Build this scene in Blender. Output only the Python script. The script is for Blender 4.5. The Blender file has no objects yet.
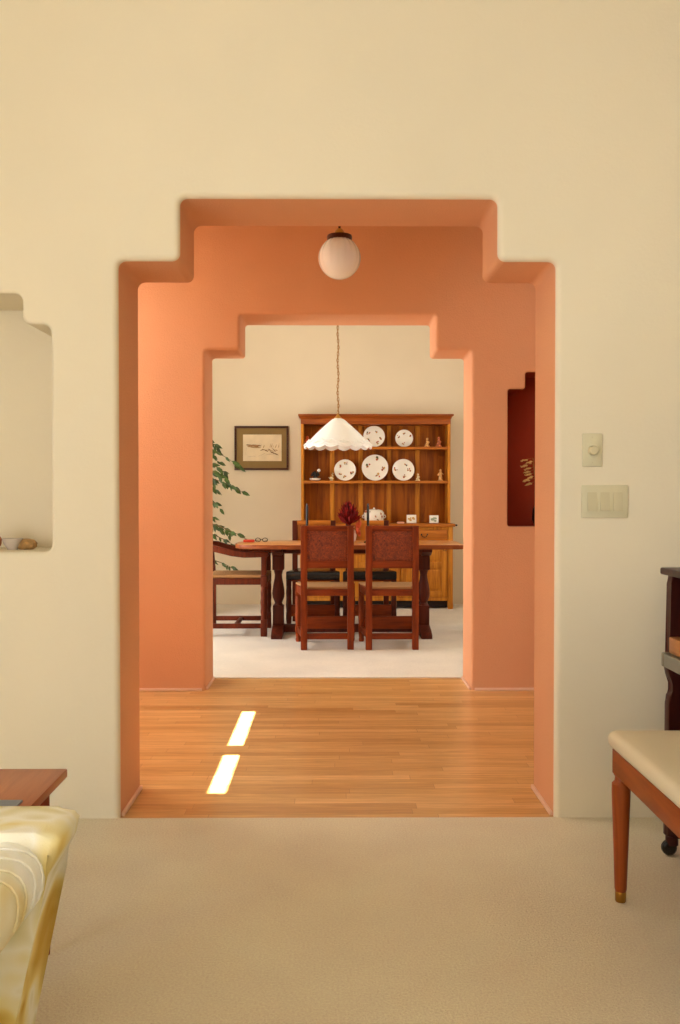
import bpy, bmesh, math, random
from mathutils import Vector, Matrix
random.seed(7)
PI = math.pi
scene = bpy.context.scene
COL = scene.collection

# ------------------------------------------------------------------ camera
F = 900.0; H = 1.148
PITCH = math.atan(15/F); YAW = math.atan(6/F)
cam_d = bpy.data.cameras.new('camera'); cam = bpy.data.objects.new('camera', cam_d); COL.objects.link(cam)
cam_d.sensor_fit = 'VERTICAL'; cam_d.sensor_height = 36; cam_d.lens = F/1024*36
cam_d.clip_start = 0.05; cam_d.clip_end = 100
cam.location = (0, 0, H)
cam.rotation_euler = (PI/2-PITCH, 0, -YAW)
scene.camera = cam
RM = cam.rotation_euler.to_matrix()
def at(px, py, Y=None, z=None):
    """where the ray through a pixel meets the plane Y (or height z)"""
    d = RM @ Vector(((px-340)/F, -(py-512)/F, -1))
    t = Y/d.y if Y is not None else (z-H)/d.z
    return Vector((0, 0, H)) + d*t

# ------------------------------------------------------------------ materials
def srgb(r, g, b):
    def f(c):
        c /= 255
        return c/12.92 if c <= .04045 else ((c+.055)/1.055)**2.4
    return (f(r), f(g), f(b), 1)
def newmat(name):
    m = bpy.data.materials.new(name); m.use_nodes = True
    nt = m.node_tree; b = nt.nodes['Principled BSDF']
    return m, nt, b
def coords(nt, scale=(1, 1, 1), world=False, rot=(0, 0, 0)):
    tc = nt.nodes.new('ShaderNodeTexCoord'); mp = nt.nodes.new('ShaderNodeMapping')
    mp.inputs['Scale'].default_value = scale; mp.inputs['Rotation'].default_value = rot
    nt.links.new(tc.outputs['Object'], mp.inputs['Vector'])
    return mp.outputs['Vector']
def ramp(nt, fac, stops):
    r = nt.nodes.new('ShaderNodeValToRGB')
    el = r.color_ramp.elements
    el[0].position, el[0].color = stops[0]; el[1].position, el[1].color = stops[-1]
    for p, c in stops[1:-1]:
        e = el.new(p); e.color = c
    nt.links.new(fac, r.inputs['Fac']); return r.outputs['Color']
def noise(nt, vec, scale, detail=3, rough=.5, dist=0):
    n = nt.nodes.new('ShaderNodeTexNoise'); n.inputs['Scale'].default_value = scale
    n.inputs['Detail'].default_value = detail; n.inputs['Roughness'].default_value = rough
    n.inputs['Distortion'].default_value = dist
    nt.links.new(vec, n.inputs['Vector']); return n.outputs['Fac']
def bump(nt, b, h, strength, dist=.01):
    bp = nt.nodes.new('ShaderNodeBump'); bp.inputs['Strength'].default_value = strength
    bp.inputs['Distance'].default_value = dist
    nt.links.new(h, bp.inputs['Height']); nt.links.new(bp.outputs['Normal'], b.inputs['Normal'])
def plain(name, c, rough=.5, metal=0, spec=.5, var=.06, vscale=12, coat=0, trans=0, bmp=0, bscale=60):
    m, nt, b = newmat(name)
    v = coords(nt); f = noise(nt, v, vscale)
    c0 = tuple(max(0, x*(1-var)) for x in c[:3])+(1,); c1 = tuple(min(1, x*(1+var)) for x in c[:3])+(1,)
    nt.links.new(ramp(nt, f, [(.3, c0), (.7, c1)]), b.inputs['Base Color'])
    b.inputs['Roughness'].default_value = rough; b.inputs['Metallic'].default_value = metal
    b.inputs['Specular IOR Level'].default_value = spec
    b.inputs['Coat Weight'].default_value = coat
    b.inputs['Transmission Weight'].default_value = trans
    if bmp: bump(nt, b, noise(nt, v, bscale, 2), bmp)
    return m
def wood(name, c0, c1, axis='Z', rough=.4, coat=.1, scale=9, var=None):
    m, nt, b = newmat(name)
    s = {'X': (.08, 1, 1), 'Y': (1, .08, 1), 'Z': (1, 1, .08)}[axis]
    v = coords(nt, s)
    f = noise(nt, v, scale*3, 6, .65, .6)
    nt.links.new(ramp(nt, f, [(.28, c0), (.72, c1)]), b.inputs['Base Color'])
    b.inputs['Roughness'].default_value = rough; b.inputs['Coat Weight'].default_value = coat; b.inputs['Specular IOR Level'].default_value = .22
    b.inputs['Coat Roughness'].default_value = .25
    bump(nt, b, f, .15, .002)
    return m
def plaster(name, c, bs=.25, sc=110):
    m, nt, b = newmat(name); v = coords(nt)
    f = noise(nt, v, 1.3, 3)
    c0 = tuple(x*.97 for x in c[:3])+(1,); c1 = tuple(min(1, x*1.03) for x in c[:3])+(1,)
    nt.links.new(ramp(nt, f, [(.3, c0), (.7, c1)]), b.inputs['Base Color'])
    b.inputs['Roughness'].default_value = .8; b.inputs['Specular IOR Level'].default_value = .25
    a = noise(nt, v, sc, 3, .6); w = noise(nt, v, 5, 2)
    mx = nt.nodes.new('ShaderNodeMath'); mx.operation = 'MULTIPLY_ADD'
    nt.links.new(w, mx.inputs[0]); mx.inputs[1].default_value = 2.5; nt.links.new(a, mx.inputs[2])
    bump(nt, b, mx.outputs[0], bs, .004)
    return m
def carpet(name, c):
    m, nt, b = newmat(name); v = coords(nt)
    f = noise(nt, v, 160, 4, .7); g = noise(nt, v, 3, 3)
    mx = nt.nodes.new('ShaderNodeMath'); mx.operation = 'MULTIPLY_ADD'
    nt.links.new(g, mx.inputs[0]); mx.inputs[1].default_value = .35; nt.links.new(f, mx.inputs[2])
    c0 = tuple(x*.8 for x in c[:3])+(1,); c1 = tuple(min(1, x*1.2) for x in c[:3])+(1,)
    nt.links.new(ramp(nt, mx.outputs[0], [(.42, c0), (.95, c1)]), b.inputs['Base Color'])
    b.inputs['Roughness'].default_value = 1; b.inputs['Specular IOR Level'].default_value = .05
    b.inputs['Sheen Weight'].default_value = .15
    bump(nt, b, f, .7, .01)
    return m
def hardwood(name):
    m, nt, b = newmat(name); v = coords(nt)
    br = nt.nodes.new('ShaderNodeTexBrick')
    br.offset = .41; br.offset_frequency = 5; br.squash = 1
    br.inputs['Scale'].default_value = 1; br.inputs['Brick Width'].default_value = .95
    br.inputs['Row Height'].default_value = .057; br.inputs['Mortar Size'].default_value = .0012
    br.inputs['Mortar Smooth'].default_value = .4; br.inputs['Bias'].default_value = 0
    br.inputs['Color1'].default_value = (0, 0, 0, 1); br.inputs['Color2'].default_value = (1, 1, 1, 1)
    br.inputs['Mortar'].default_value = (.35, .35, .35, 1)
    pv = v.node; pv.inputs['Location'].default_value = (13.37, 7.01, 0)
    br.inputs['Brick Width'].default_value = .83; br.offset = 0
    sp = nt.nodes.new('ShaderNodeSeparateXYZ'); nt.links.new(v, sp.inputs[0])
    dv = nt.nodes.new('ShaderNodeMath'); dv.operation = 'DIVIDE'; dv.inputs[1].default_value = .057; nt.links.new(sp.outputs[1], dv.inputs[0])
    fl = nt.nodes.new('ShaderNodeMath'); fl.operation = 'FLOOR'; nt.links.new(dv.outputs[0], fl.inputs[0])
    wn = nt.nodes.new('ShaderNodeTexWhiteNoise'); wn.noise_dimensions = '1D'; nt.links.new(fl.outputs[0], wn.inputs['W'])
    ad = nt.nodes.new('ShaderNodeMath'); ad.operation = 'MULTIPLY_ADD'; ad.inputs[1].default_value = 3.3
    nt.links.new(wn.outputs['Value'], ad.inputs[0]); nt.links.new(sp.outputs[0], ad.inputs[2])
    cb = nt.nodes.new('ShaderNodeCombineXYZ'); nt.links.new(ad.outputs[0], cb.inputs[0]); nt.links.new(sp.outputs[1], cb.inputs[1])
    nt.links.new(cb.outputs[0], br.inputs['Vector'])
    tone = ramp(nt, br.outputs['Color'], [(0, srgb(210, 154, 86)), (.5, srgb(226, 174, 104)), (1, srgb(240, 192, 124))])
    s = coords(nt, (.06, 1, 1)); f = noise(nt, s, 60, 6, .7, .8)
    g = ramp(nt, f, [(.3, (.66, .58, .5, 1)), (.66, (1.0, 1.0, 1.0, 1))])
    mx = nt.nodes.new('ShaderNodeMix'); mx.data_type = 'RGBA'; mx.blend_type = 'MULTIPLY'; mx.inputs['Factor'].default_value = 1
    nt.links.new(tone, mx.inputs[6]); nt.links.new(g, mx.inputs[7])
    mm = nt.nodes.new('ShaderNodeMix'); mm.data_type = 'RGBA'; mm.blend_type = 'MIX'
    ms = nt.nodes.new('ShaderNodeMath'); ms.operation = 'MULTIPLY'; ms.inputs[1].default_value = .45
    nt.links.new(br.outputs['Fac'], ms.inputs[0]); nt.links.new(ms.outputs[0], mm.inputs['Factor'])
    nt.links.new(mx.outputs[2], mm.inputs[6]); mm.inputs[7].default_value = srgb(120, 62, 24)
    nt.links.new(mm.outputs[2], b.inputs['Base Color'])
    b.inputs['Roughness'].default_value = .3; b.inputs['Coat Weight'].default_value = .25; b.inputs['Coat Roughness'].default_value = .12
    return m

CREAM = plaster('cream_plaster', srgb(234, 220, 192), .18, 70)
DCREAM = plaster('dining_cream_plaster', srgb(226, 210, 182), .18, 60)
TERRA = plaster('terracotta_plaster', srgb(224, 163, 120), .6, 120)
BRICKSHADE = plaster('shaded_brick_red_plaster', srgb(150, 50, 22), .3, 120)  # brick red for the hall niche, its deep shade mixed into the colour
WHITE_CEIL = plaster('ceiling_plaster', srgb(240, 232, 214), .1)
CARPET = carpet('beige_carpet', srgb(250, 226, 194))
DCARPET = carpet('pale_carpet', srgb(232, 222, 206))
FLOORW = hardwood('oak_strip_floor')
CHAIRW = wood('red_brown_chair_wood', srgb(84, 27, 5), srgb(154, 64, 14), 'Z', .5, .0)
CHAIRWX = wood('red_brown_rail_wood', srgb(84, 27, 5), srgb(154, 64, 14), 'X', .5, .0)
DARKW = wood('dark_table_wood', srgb(56, 17, 5), srgb(98, 34, 10), 'Z', .5, .0)
TOPW = wood('table_top_wood', srgb(178, 104, 44), srgb(212, 140, 70), 'X', .28, .3)
OAK = wood('oak_hutch_wood', srgb(160, 88, 20), srgb(222, 146, 46), 'Z', .55, .0)
OAKX = wood('oak_hutch_wood_horizontal', srgb(150, 76, 16), srgb(204, 122, 38), 'X', .55, .0)
OAKP = wood('oak_hutch_panel', srgb(98, 40, 5), srgb(184, 102, 20), 'Z', .55, .0, 6)
BENCHW = wood('bench_cherry_wood', srgb(124, 50, 14), srgb(164, 80, 28), 'Y', .4, .1)
BENCHL = wood('bench_leg_wood', srgb(128, 54, 16), srgb(172, 86, 32), 'Z', .4, .1)
MAHOG = wood('dark_mahogany', srgb(40, 12, 9), srgb(72, 22, 14), 'Z', .4, .05)
ENDT = wood('end_table_wood', srgb(160, 86, 50), srgb(196, 122, 78), 'Y', .4, .2)
ENDTE = wood('end_table_edge_wood', srgb(120, 40, 14), srgb(150, 60, 24), 'Y', .4, .2)
BLACK = plain('black_lacquer', srgb(16, 12, 12), .25)
WROUGHT = plain('dark_iron', srgb(30, 22, 18), .45, .6)
BRASS = plain('aged_brass', srgb(176, 130, 60), .35, 1)
BRONZE = plain('dark_bronze', srgb(72, 34, 18), .35, .7)
CHINA = plain('white_china', srgb(240, 232, 216), .2, var=.02, coat=.5)
PLASTIC = plain('almond_plastic', srgb(216, 206, 172), .4, var=.015)
PLASTIC2 = plain('almond_plastic_rocker', srgb(208, 196, 160), .35, var=.015)
RUSH, _nt, _b = newmat('woven_rush')
_v = coords(_nt); _w = _nt.nodes.new('ShaderNodeTexWave'); _w.inputs['Scale'].default_value = 60; _w.inputs['Distortion'].default_value = 1.5
_nt.links.new(_v, _w.inputs['Vector'])
_nt.links.new(ramp(_nt, _w.outputs['Fac'], [(.1, srgb(150, 104, 58)), (.8, srgb(196, 150, 96))]), _b.inputs['Base Color'])
_b.inputs['Roughness'].default_value = .8; bump(_nt, _b, _w.outputs['Fac'], .5, .004)
TOOLED, _nt, _b = newmat('tooled_brown_leather')
_v = coords(_nt); _f = noise(_nt, _v, 55, 3, .7, 1.5)
_nt.links.new(ramp(_nt, _f, [(.35, srgb(88, 27, 5)), (.7, srgb(164, 70, 18))]), _b.inputs['Base Color'])
_b.inputs['Roughness'].default_value = .55; bump(_nt, _b, _f, .8, .006)
# painted floral china
FLORAL, _nt, _b = newmat('flowered_china')
_v = coords(_nt)
_f = noise(_nt, _v, 22, 2, .5)
_g = noise(_nt, _v, 34, 2, .5)
_m = _nt.nodes.new('ShaderNodeMix'); _m.data_type = 'RGBA'
_c = ramp(_nt, _g, [(.35, srgb(70, 84, 40)), (.48, srgb(176, 120, 40)), (.6, srgb(176, 60, 34))])
_th = _nt.nodes.new('ShaderNodeMapRange'); _th.inputs['From Min'].default_value = .6; _th.inputs['From Max'].default_value = .64
_nt.links.new(_f, _th.inputs['Value']); _nt.links.new(_th.outputs[0], _m.inputs['Factor'])
_m.inputs[6].default_value = srgb(240, 230, 212); _nt.links.new(_c, _m.inputs[7])
_nt.links.new(_m.outputs[2], _b.inputs['Base Color']); _b.inputs['Roughness'].default_value = .2
# yellow floral upholstery
UPH, _nt, _b = newmat('yellow_floral_fabric')
_v = coords(_nt, (1, 1, .8)); _f = noise(_nt, _v, 6.5, 2, .5, .9)
_nt.links.new(ramp(_nt, _f, [(.34, srgb(206, 162, 62)), (.45, srgb(232, 208, 128)), (.5, srgb(238, 224, 172)), (.58, srgb(246, 238, 218)), (.72, srgb(206, 190, 110))]), _b.inputs['Base Color'])
_b.inputs['Roughness'].default_value = .9; bump(_nt, _b, noise(_nt, _v, 300, 2), .3, .002)
UPHW = UPH.copy(); UPHW.name = 'white_petal_fabric'
for n in UPHW.node_tree.nodes:
    if n.type == 'VALTORGB':
        cs = [srgb(226, 200, 126), srgb(244, 236, 208), srgb(250, 244, 230), srgb(250, 246, 236), srgb(240, 230, 196)]
        for e, c in zip(n.color_ramp.elements, cs): e.color = c
# bench cushion: cream with small flowers
CUSH, _nt, _b = newmat('cream_seat_fabric')
_v = coords(_nt); _f = noise(_nt, _v, 5.5, 3, .6); _g = noise(_nt, _v, 40, 2)
_m = _nt.nodes.new('ShaderNodeMix'); _m.data_type = 'RGBA'
_th = _nt.nodes.new('ShaderNodeMapRange'); _th.inputs['From Min'].default_value = .66; _th.inputs['From Max'].default_value = .7
_nt.links.new(_f, _th.inputs['Value']); _nt.links.new(_th.outputs[0], _m.inputs['Factor'])
_m.inputs[6].default_value = srgb(222, 206, 172)
_nt.links.new(ramp(_nt, _g, [(.4, srgb(160, 150, 80)), (.6, srgb(190, 96, 70))]), _m.inputs[7])
_nt.links.new(_m.outputs[2], _b.inputs['Base Color']); _b.inputs['Roughness'].default_value = .85

# ------------------------------------------------------------------ mesh helpers
def box(bm, x0, x1, y0, y1, z0, z1, bev=0, seg=2):
    r = bmesh.ops.create_cube(bm, size=1)
    vs = r['verts']
    for v in vs:
        v.co = Vector(((x0+x1)/2+v.co.x*(x1-x0), (y0+y1)/2+v.co.y*(y1-y0), (z0+z1)/2+v.co.z*(z1-z0)))
    if bev:
        es = list({e for v in vs for e in v.link_edges})
        bmesh.ops.bevel(bm, geom=es, offset=bev, segments=seg, profile=.5, affect='EDGES')
def lathe(bm, prof, c=(0, 0, 0), seg=24, mat=None, mod=None):
    """prof [(r,z)] revolved about z; mod(angle, i, r, z)->(r,z)"""
    rings = []
    M = mat or Matrix.Identity(4); c = Vector(c)
    for i, (r, z) in enumerate(prof):
        if r < 1e-6:
            rings.append([bm.verts.new(M @ Vector((0, 0, z))+c)]); continue
        ring = []
        for k in range(seg):
            a = 2*PI*k/seg; rr, zz = (r, z) if mod is None else mod(a, i, r, z)
            ring.append(bm.verts.new(M @ Vector((rr*math.cos(a), rr*math.sin(a), zz))+c))
        rings.append(ring)
    for A, B in zip(rings, rings[1:]):
        if len(A) == 1 and len(B) == 1: continue
        for k in range(seg):
            k2 = (k+1) % seg
            if len(A) == 1: f = [A[0], B[k2], B[k]]
            elif len(B) == 1: f = [A[k], A[k2], B[0]]
            else: f = [A[k], A[k2], B[k2], B[k]]
            bm.faces.new(f)
    for R in (rings[0], rings[-1]):
        if len(R) > 2 and mod is None:
            try: bm.faces.new(R)
            except ValueError: pass
def tube(bm, pts, rad, seg=8, cap=True):
    pts = [Vector(p) for p in pts]
    if not hasattr(rad, '__len__'): rad = [rad]*len(pts)
    rings = []; up = Vector((0, 0, 1))
    for i, p in enumerate(pts):
        t = (pts[min(i+1, len(pts)-1)]-pts[max(i-1, 0)]).normalized()
        u = up if abs(t.dot(up)) < .95 else Vector((1, 0, 0))
        a = t.cross(u).normalized(); b = a.cross(t).normalized()
        rings.append([bm.verts.new(p+(a*math.cos(2*PI*k/seg)+b*math.sin(2*PI*k/seg))*rad[i]) for k in range(seg)])
    for A, B in zip(rings, rings[1:]):
        for k in range(seg): bm.faces.new([A[k], A[(k+1) % seg], B[(k+1) % seg], B[k]])
    if cap: bm.faces.new(rings[0]); bm.faces.new(rings[-1])
def prism(bm, poly, f0, f1, bev=0, seg=2):
    """poly: 2-D points; f0/f1: map a 2-D point to the two end planes"""
    A = [bm.verts.new(f0(*p)) for p in poly]; B = [bm.verts.new(f1(*p)) for p in poly]
    fa = bm.faces.new(A); fb = bm.faces.new(B[::-1]); n = len(poly)
    for k in range(n): bm.faces.new([A[k], B[k], B[(k+1) % n], A[(k+1) % n]])
    if bev:
        es = list(fa.edges)+list(fb.edges)
        bmesh.ops.bevel(bm, geom=es, offset=bev, segments=seg, profile=.5, affect='EDGES')
def torus(bm, M, R, r, s1=14, s2=6, sx=1, sz=1):
    rings = []
    for i in range(s1):
        a = 2*PI*i/s1; ring = []
        for j in range(s2):
            b = 2*PI*j/s2; q = R+r*math.cos(b)
            ring.append(bm.verts.new(M @ Vector((q*math.cos(a)*sx, r*math.sin(b), q*math.sin(a)*sz))))
        rings.append(ring)
    for i in range(s1):
        A, B = rings[i], rings[(i+1) % s1]
        for j in range(s2): bm.faces.new([A[j], A[(j+1) % s2], B[(j+1) % s2], B[j]])
def ball(bm, c, r, sc=(1, 1, 1), u=12, v=8):
    res = bmesh.ops.create_uvsphere(bm, u_segments=u, v_segments=v, radius=r)
    for x in res['verts']: x.co = Vector((x.co.x*sc[0]+c[0], x.co.y*sc[1]+c[1], x.co.z*sc[2]+c[2]))
def obj(name, bm, m, parent=None, smooth=40, mats=None):
    bmesh.ops.recalc_face_normals(bm, faces=bm.faces)
    me = bpy.data.meshes.new(name); bm.to_mesh(me); bm.free()
    for q in (mats or [m]): me.materials.append(q)
    if smooth:
        me.shade_smooth(); me.set_sharp_from_angle(angle=math.radians(smooth))
    o = bpy.data.objects.new(name, me); COL.objects.link(o)
    if parent: o.parent = parent
    return o
def tag(o, label, cat, group=None):
    o['label'] = label; o['category'] = cat
    if group: o['group'] = group
    return o
def thing(name, label, cat, loc=(0, 0, 0), rz=0, group=None):
    o = bpy.data.objects.new(name, None); COL.objects.link(o); o.empty_display_size = .1
    o.location = loc; o.rotation_euler = (0, 0, rz)
    return tag(o, label, cat, group)
def struct(name, bm, m, parent=None, mats=None, smooth=40):
    o = obj(name, bm, m, parent, smooth, mats)
    if not parent: o['kind'] = 'structure'
    return o
def kids(o): return [x for x in bpy.data.objects if x.parent == o]
def copy_tree(o, parent=None):
    c = o.copy(); COL.objects.link(c)
    if parent: c.parent = parent
    for ch in kids(o): copy_tree(ch, c)
    return c
def dup(o, loc, rz, label):
    c = copy_tree(o); c.location = loc; c.rotation_euler = (0, 0, rz); c['label'] = label; return c
B = bmesh.new

# ------------------------------------------------------------------ walls with stepped openings
def fillet(corners, r, d, arcs=5):
    """axis-aligned polygon (clockwise or not) grown outward by d, corners rounded"""
    n = len(corners)
    area = sum(corners[i][0]*corners[(i+1) % n][1]-corners[(i+1) % n][0]*corners[i][1] for i in range(n))/2
    if area < 0: corners = corners[::-1]
    out = []
    P = [Vector(c) for c in corners]
    for i in range(n):
        p, a, b = P[i], P[i-1], P[(i+1) % n]
        d1 = (p-a).normalized(); d2 = (b-p).normalized()
        n1 = Vector((d1.y, -d1.x)); n2 = Vector((d2.y, -d2.x))
        q = p+(n1+n2)*d
        convex = d1.x*d2.y-d1.y*d2.x > 0
        rr = r+d if convex else max(r-d, .0005)
        c = q-d1*rr+d2*rr
        s = (-d2)*rr; e = d1*rr          # from centre to the two tangent points
        for k in range(arcs+1):
            t = k/arcs*PI/2
            out.append(c+s*math.cos(t)+e*math.sin(t))
    return out
def holed_wall(name, x0, x1, z0, z1, y0, y1, holes, mats):
    """wall in the XZ plane between y0 (front) and y1; holes: dict(c, r, b, through, depth, mi_front, mi_in)"""
    bm = B()
    def ring(loop, y): return [bm.verts.new((p.x, y, p.y)) for p in loop]
    def skin(A, C, mi):
        n = len(A)
        for k in range(n):
            f = bm.faces.new([A[k], A[(k+1) % n], C[(k+1) % n], C[k]]); f.material_index = mi
    def edges(R): return [bm.edges.get((R[k], R[(k+1) % len(R)])) or bm.edges.new((R[k], R[(k+1) % len(R)])) for k in range(len(R))]
    outer = [Vector((x0, z0)), Vector((x1, z0)), Vector((x1, z1)), Vector((x0, z1))]
    OF, OB = ring(outer, y0), ring(outer, y1)
    skin(OF, OB, 0)
    ef, eb = edges(OF), edges(OB)
    for h in holes:
        b, r, N = h['b'], h['r'], 4
        rings = []
        for k in range(N+1):
            t = k/N*PI/2
            rings.append((ring(fillet(h['c'], r, b*(1-math.sin(t))), y0+b*(1-math.cos(t))), h['mf'] if k < N else h['mi']))
        for k in range(N): skin(rings[k][0], rings[k+1][0], h['mf'])
        ef += edges(rings[0][0])
        if h.get('through'):
            back = []
            for k in range(N+1):
                t = k/N*PI/2
                back.append(ring(fillet(h['c'], r, b*(1-math.cos(t))), y1-b*(1-math.sin(t))))
            skin(rings[-1][0], back[0], h['mi'])
            for k in range(N): skin(back[k], back[k+1], h['mb'])
            eb += edges(back[-1])
        else:
            e = ring(fillet(h['c'], r, 0), y0+h['depth']); skin(rings[-1][0], e, h['mi'])
            f = bm.faces.new(e); f.material_index = h['mi']
    for es, mi in ((ef, mats[1]), (eb, mats[2])):
        res = bmesh.ops.triangle_fill(bm, edges=es, use_beauty=True)
        for g in res['geom']:
            if isinstance(g, bmesh.types.BMFace): g.material_index = mi
    return struct(name, bm, None, mats=mats[0])

Y1a, Y1b, Y2a, Y2b, YB = 3.20, 3.56, 5.34, 5.70, 9.60
XL, XR = -2.9, 1.76          # living room side walls
HXL, HXR = -2.3, 2.3         # hall ends
DXL, DXR = -2.4, 2.1         # dining side walls
ZL, ZH, ZD = 3.2, 2.8, 3.3
def arch(Y, xs, xo, yt, ys):
    a = at(xs[0], yt, Y); b = at(xs[1], yt, Y); c = at(xo[0], ys, Y); d = at(xo[1], ys, Y)
    return [(c.x, -.06), (d.x, -.06), (d.x, d.z), (b.x, d.z), (b.x, b.z), (a.x, b.z), (a.x, d.z), (c.x, d.z)]
A1 = arch(Y1a, (179, 498.5), (117, 557), 197.5, 260.5)
A2 = arch(Y2a, (239.5, 436), (204.5, 472), 314.5, 350)
def pt(px, py, Y): v = at(px, py, Y); return (v.x, v.z)
n1r = pt(50.5, 324, Y1a); n1s = pt(22, 293, Y1a); n1b = pt(51.5, 552, Y1a)
nl = n1r[0]-1.0
N1 = [(nl, n1b[1]), (n1r[0], n1b[1]), (n1r[0], n1r[1]), (n1s[0], n1r[1]), (n1s[0], n1s[1]), (nl+.1, n1s[1]), (nl+.1, n1r[1]), (nl, n1r[1])]
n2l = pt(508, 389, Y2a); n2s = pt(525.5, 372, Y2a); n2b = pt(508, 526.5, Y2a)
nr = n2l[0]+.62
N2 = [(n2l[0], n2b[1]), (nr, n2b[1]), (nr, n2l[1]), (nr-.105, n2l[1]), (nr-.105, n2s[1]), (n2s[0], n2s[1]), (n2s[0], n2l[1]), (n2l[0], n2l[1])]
holed_wall('wall_front', XL-.2, HXR+.2, -.1, ZL+.1, Y1a, Y1b,
    [dict(c=A1, r=.028, b=.022, through=True, mf=0, mi=1, mb=1), dict(c=N1, r=.03, b=.014, depth=.3, mf=0, mi=0)],
    ([CREAM, TERRA], 0, 1))
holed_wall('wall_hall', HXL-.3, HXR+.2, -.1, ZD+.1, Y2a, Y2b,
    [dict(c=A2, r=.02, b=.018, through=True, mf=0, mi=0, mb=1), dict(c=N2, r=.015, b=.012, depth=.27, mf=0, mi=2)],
    ([TERRA, DCREAM, BRICKSHADE], 0, 1))
def slab(name, x0, x1, y0, y1, z0, z1, m):
    bm = B(); box(bm, x0, x1, y0, y1, z0, z1); return struct(name, bm, m, smooth=0)
# floors
slab('floor_living', XL, XR, -2.2, Y1a+.004, -.1, 0, CARPET)
slab('floor_hall', HXL, HXR, Y1a+.004, Y2b, -.1, -.004, FLOORW)
slab('floor_dining', DXL, DXR, Y2b, YB, -.1, .002, DCARPET)
slab('ceiling_living', XL-.2, XR+.2, -2.4, Y1a, ZL, ZL+.1, WHITE_CEIL)
slab('ceiling_dining', DXL-.2, DXR+.2, Y2b, YB+.2, ZD, ZD+.1, WHITE_CEIL)
slab('wall_back', DXL-.2, DXR+.2, YB, YB+.15, -.1, ZD, DCREAM)
slab('wall_living_right', XR, XR+.15, -2.4, Y1a, -.1, ZL, CREAM)
slab('wall_hall_right', HXR, HXR+.15, Y1b, Y2a, -.1, ZH, CREAM)
# side wall with a window hole: (in the YZ plane at x) plus frame and mullions
GLASS, _nt, _b = newmat('window_glass')
_b.inputs['Transmission Weight'].default_value = 1; _b.inputs['Roughness'].default_value = 0; _b.inputs['IOR'].default_value = 1.01
FRAMEW = plain('white_window_paint', srgb(236, 230, 214), .4, var=.02)
def window_wall(name, wname, x0, x1, ya, yb, z1, wy0, wy1, wz0, wz1, m, cols=3, axis='x'):
    bm = B()
    def bx(a, b, c, d):
        if axis == 'x': box(bm, x0, x1, a, b, c, d)
        else: box(bm, a, b, x0, x1, c, d)
    bx(ya, yb, -.1, wz0); bx(ya, yb, wz1, z1); bx(ya, wy0, wz0, wz1); bx(wy1, yb, wz0, wz1)
    struct(name, bm, m, smooth=0)
    bm = B(); xm = (x0+x1)/2
    def fx(a, b, c, d):
        if axis == 'x': box(bm, xm-.03, xm+.03, a, b, c, d, .004)
        else: box(bm, a, b, xm-.03, xm+.03, c, d, .004)
    fx(wy0, wy1, wz0, wz0+.05); fx(wy0, wy1, wz1-.05, wz1)
    for k in range(cols+1):
        y = wy0+(wy1-wy0-.05)*k/cols; fx(y, y+.05, wz0, wz1)
    w = struct(wname, bm, FRAMEW)
window_wall('wall_living_left', 'window_1', XL-.2, XL, -2.2, Y1a, ZL, -2.05, .1, .1, 2.1, CREAM, 3)
window_wall('wall_behind', 'window_2', -2.4, -2.2, XL, XR, ZL, -2.4, .2, .9, 2.9, CREAM, 3, 'y')
window_wall('wall_hall_left', 'window_3', HXL-.2, HXL, Y1b, Y2a, ZH+.1, 3.9, 5.0, .9, 2.3, CREAM, 2)
window_wall('wall_dining_left', 'window_4', DXL-.2, DXL, Y2b, YB, ZD, 5.9, 7.7, .5, 2.6, DCREAM, 3)
window_wall('wall_dining_right', 'fill_window', DXR, DXR+.2, Y2b, YB, ZD, 6.4, 8.4, 1.0, 2.5, DCREAM, 2)  # unseen right-hand window, added to fill the dim side of the dining room
# hall ceiling with the long narrow slot skylight in two lengths
DX, DY = .60, -.43
bm = B()
sx0, sx1 = -.4945-DX, -.4245-DX
ys = [(3.485-DY, 4.005-DY), (4.16-DY, 4.87-DY)]
T = ZH+.015
wx0, wx1, wy0, wy1 = -2.1, -1.3, 3.7, 4.8      # closed shaft added above the hall ceiling, lamp inside for soft skylight
box(bm, HXL, wx0, Y1b, Y2a, ZH, T); box(bm, wx1, sx0, Y1b, Y2a, ZH, T); box(bm, wx0, wx1, Y1b, wy0, ZH, T); box(bm, wx0, wx1, wy1, Y2a, ZH, T)
for q in ((wx0-.03, wx0, wy0-.03, wy1+.03, ZH+.01, ZH+.5), (wx1, wx1+.03, wy0-.03, wy1+.03, ZH+.01, ZH+.5), (wx0, wx1, wy0-.03, wy0, ZH+.01, ZH+.5), (wx0, wx1, wy1, wy1+.03, ZH+.01, ZH+.5), (wx0-.03, wx1+.03, wy0-.03, wy1+.03, ZH+.5, ZH+.53)): box(bm, *q)
vx0, vx1 = 1.3, 2.1  # second closed shaft, added to hold a weaker fill lamp
box(bm, sx1, vx0, Y1b, Y2a, ZH, T); box(bm, vx1, HXR, Y1b, Y2a, ZH, T); box(bm, vx0, vx1, Y1b, wy0, ZH, T); box(bm, vx0, vx1, wy1, Y2a, ZH, T)
for q in ((vx0-.03, vx0, wy0-.03, wy1+.03, ZH+.01, ZH+.5), (vx1, vx1+.03, wy0-.03, wy1+.03, ZH+.01, ZH+.5), (vx0, vx1, wy0-.03, wy0, ZH+.01, ZH+.5), (vx0, vx1, wy1, wy1+.03, ZH+.01, ZH+.5), (vx0-.03, vx1+.03, wy0-.03, wy1+.03, ZH+.5, ZH+.53)): box(bm, *q)
box(bm, sx0, sx1, Y1b, ys[0][0], ZH, T); box(bm, sx0, sx1, ys[0][1], ys[1][0], ZH, T); box(bm, sx0, sx1, ys[1][1], Y2a, ZH, T)
struct('ceiling_hall', bm, WHITE_CEIL, smooth=0)

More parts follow.
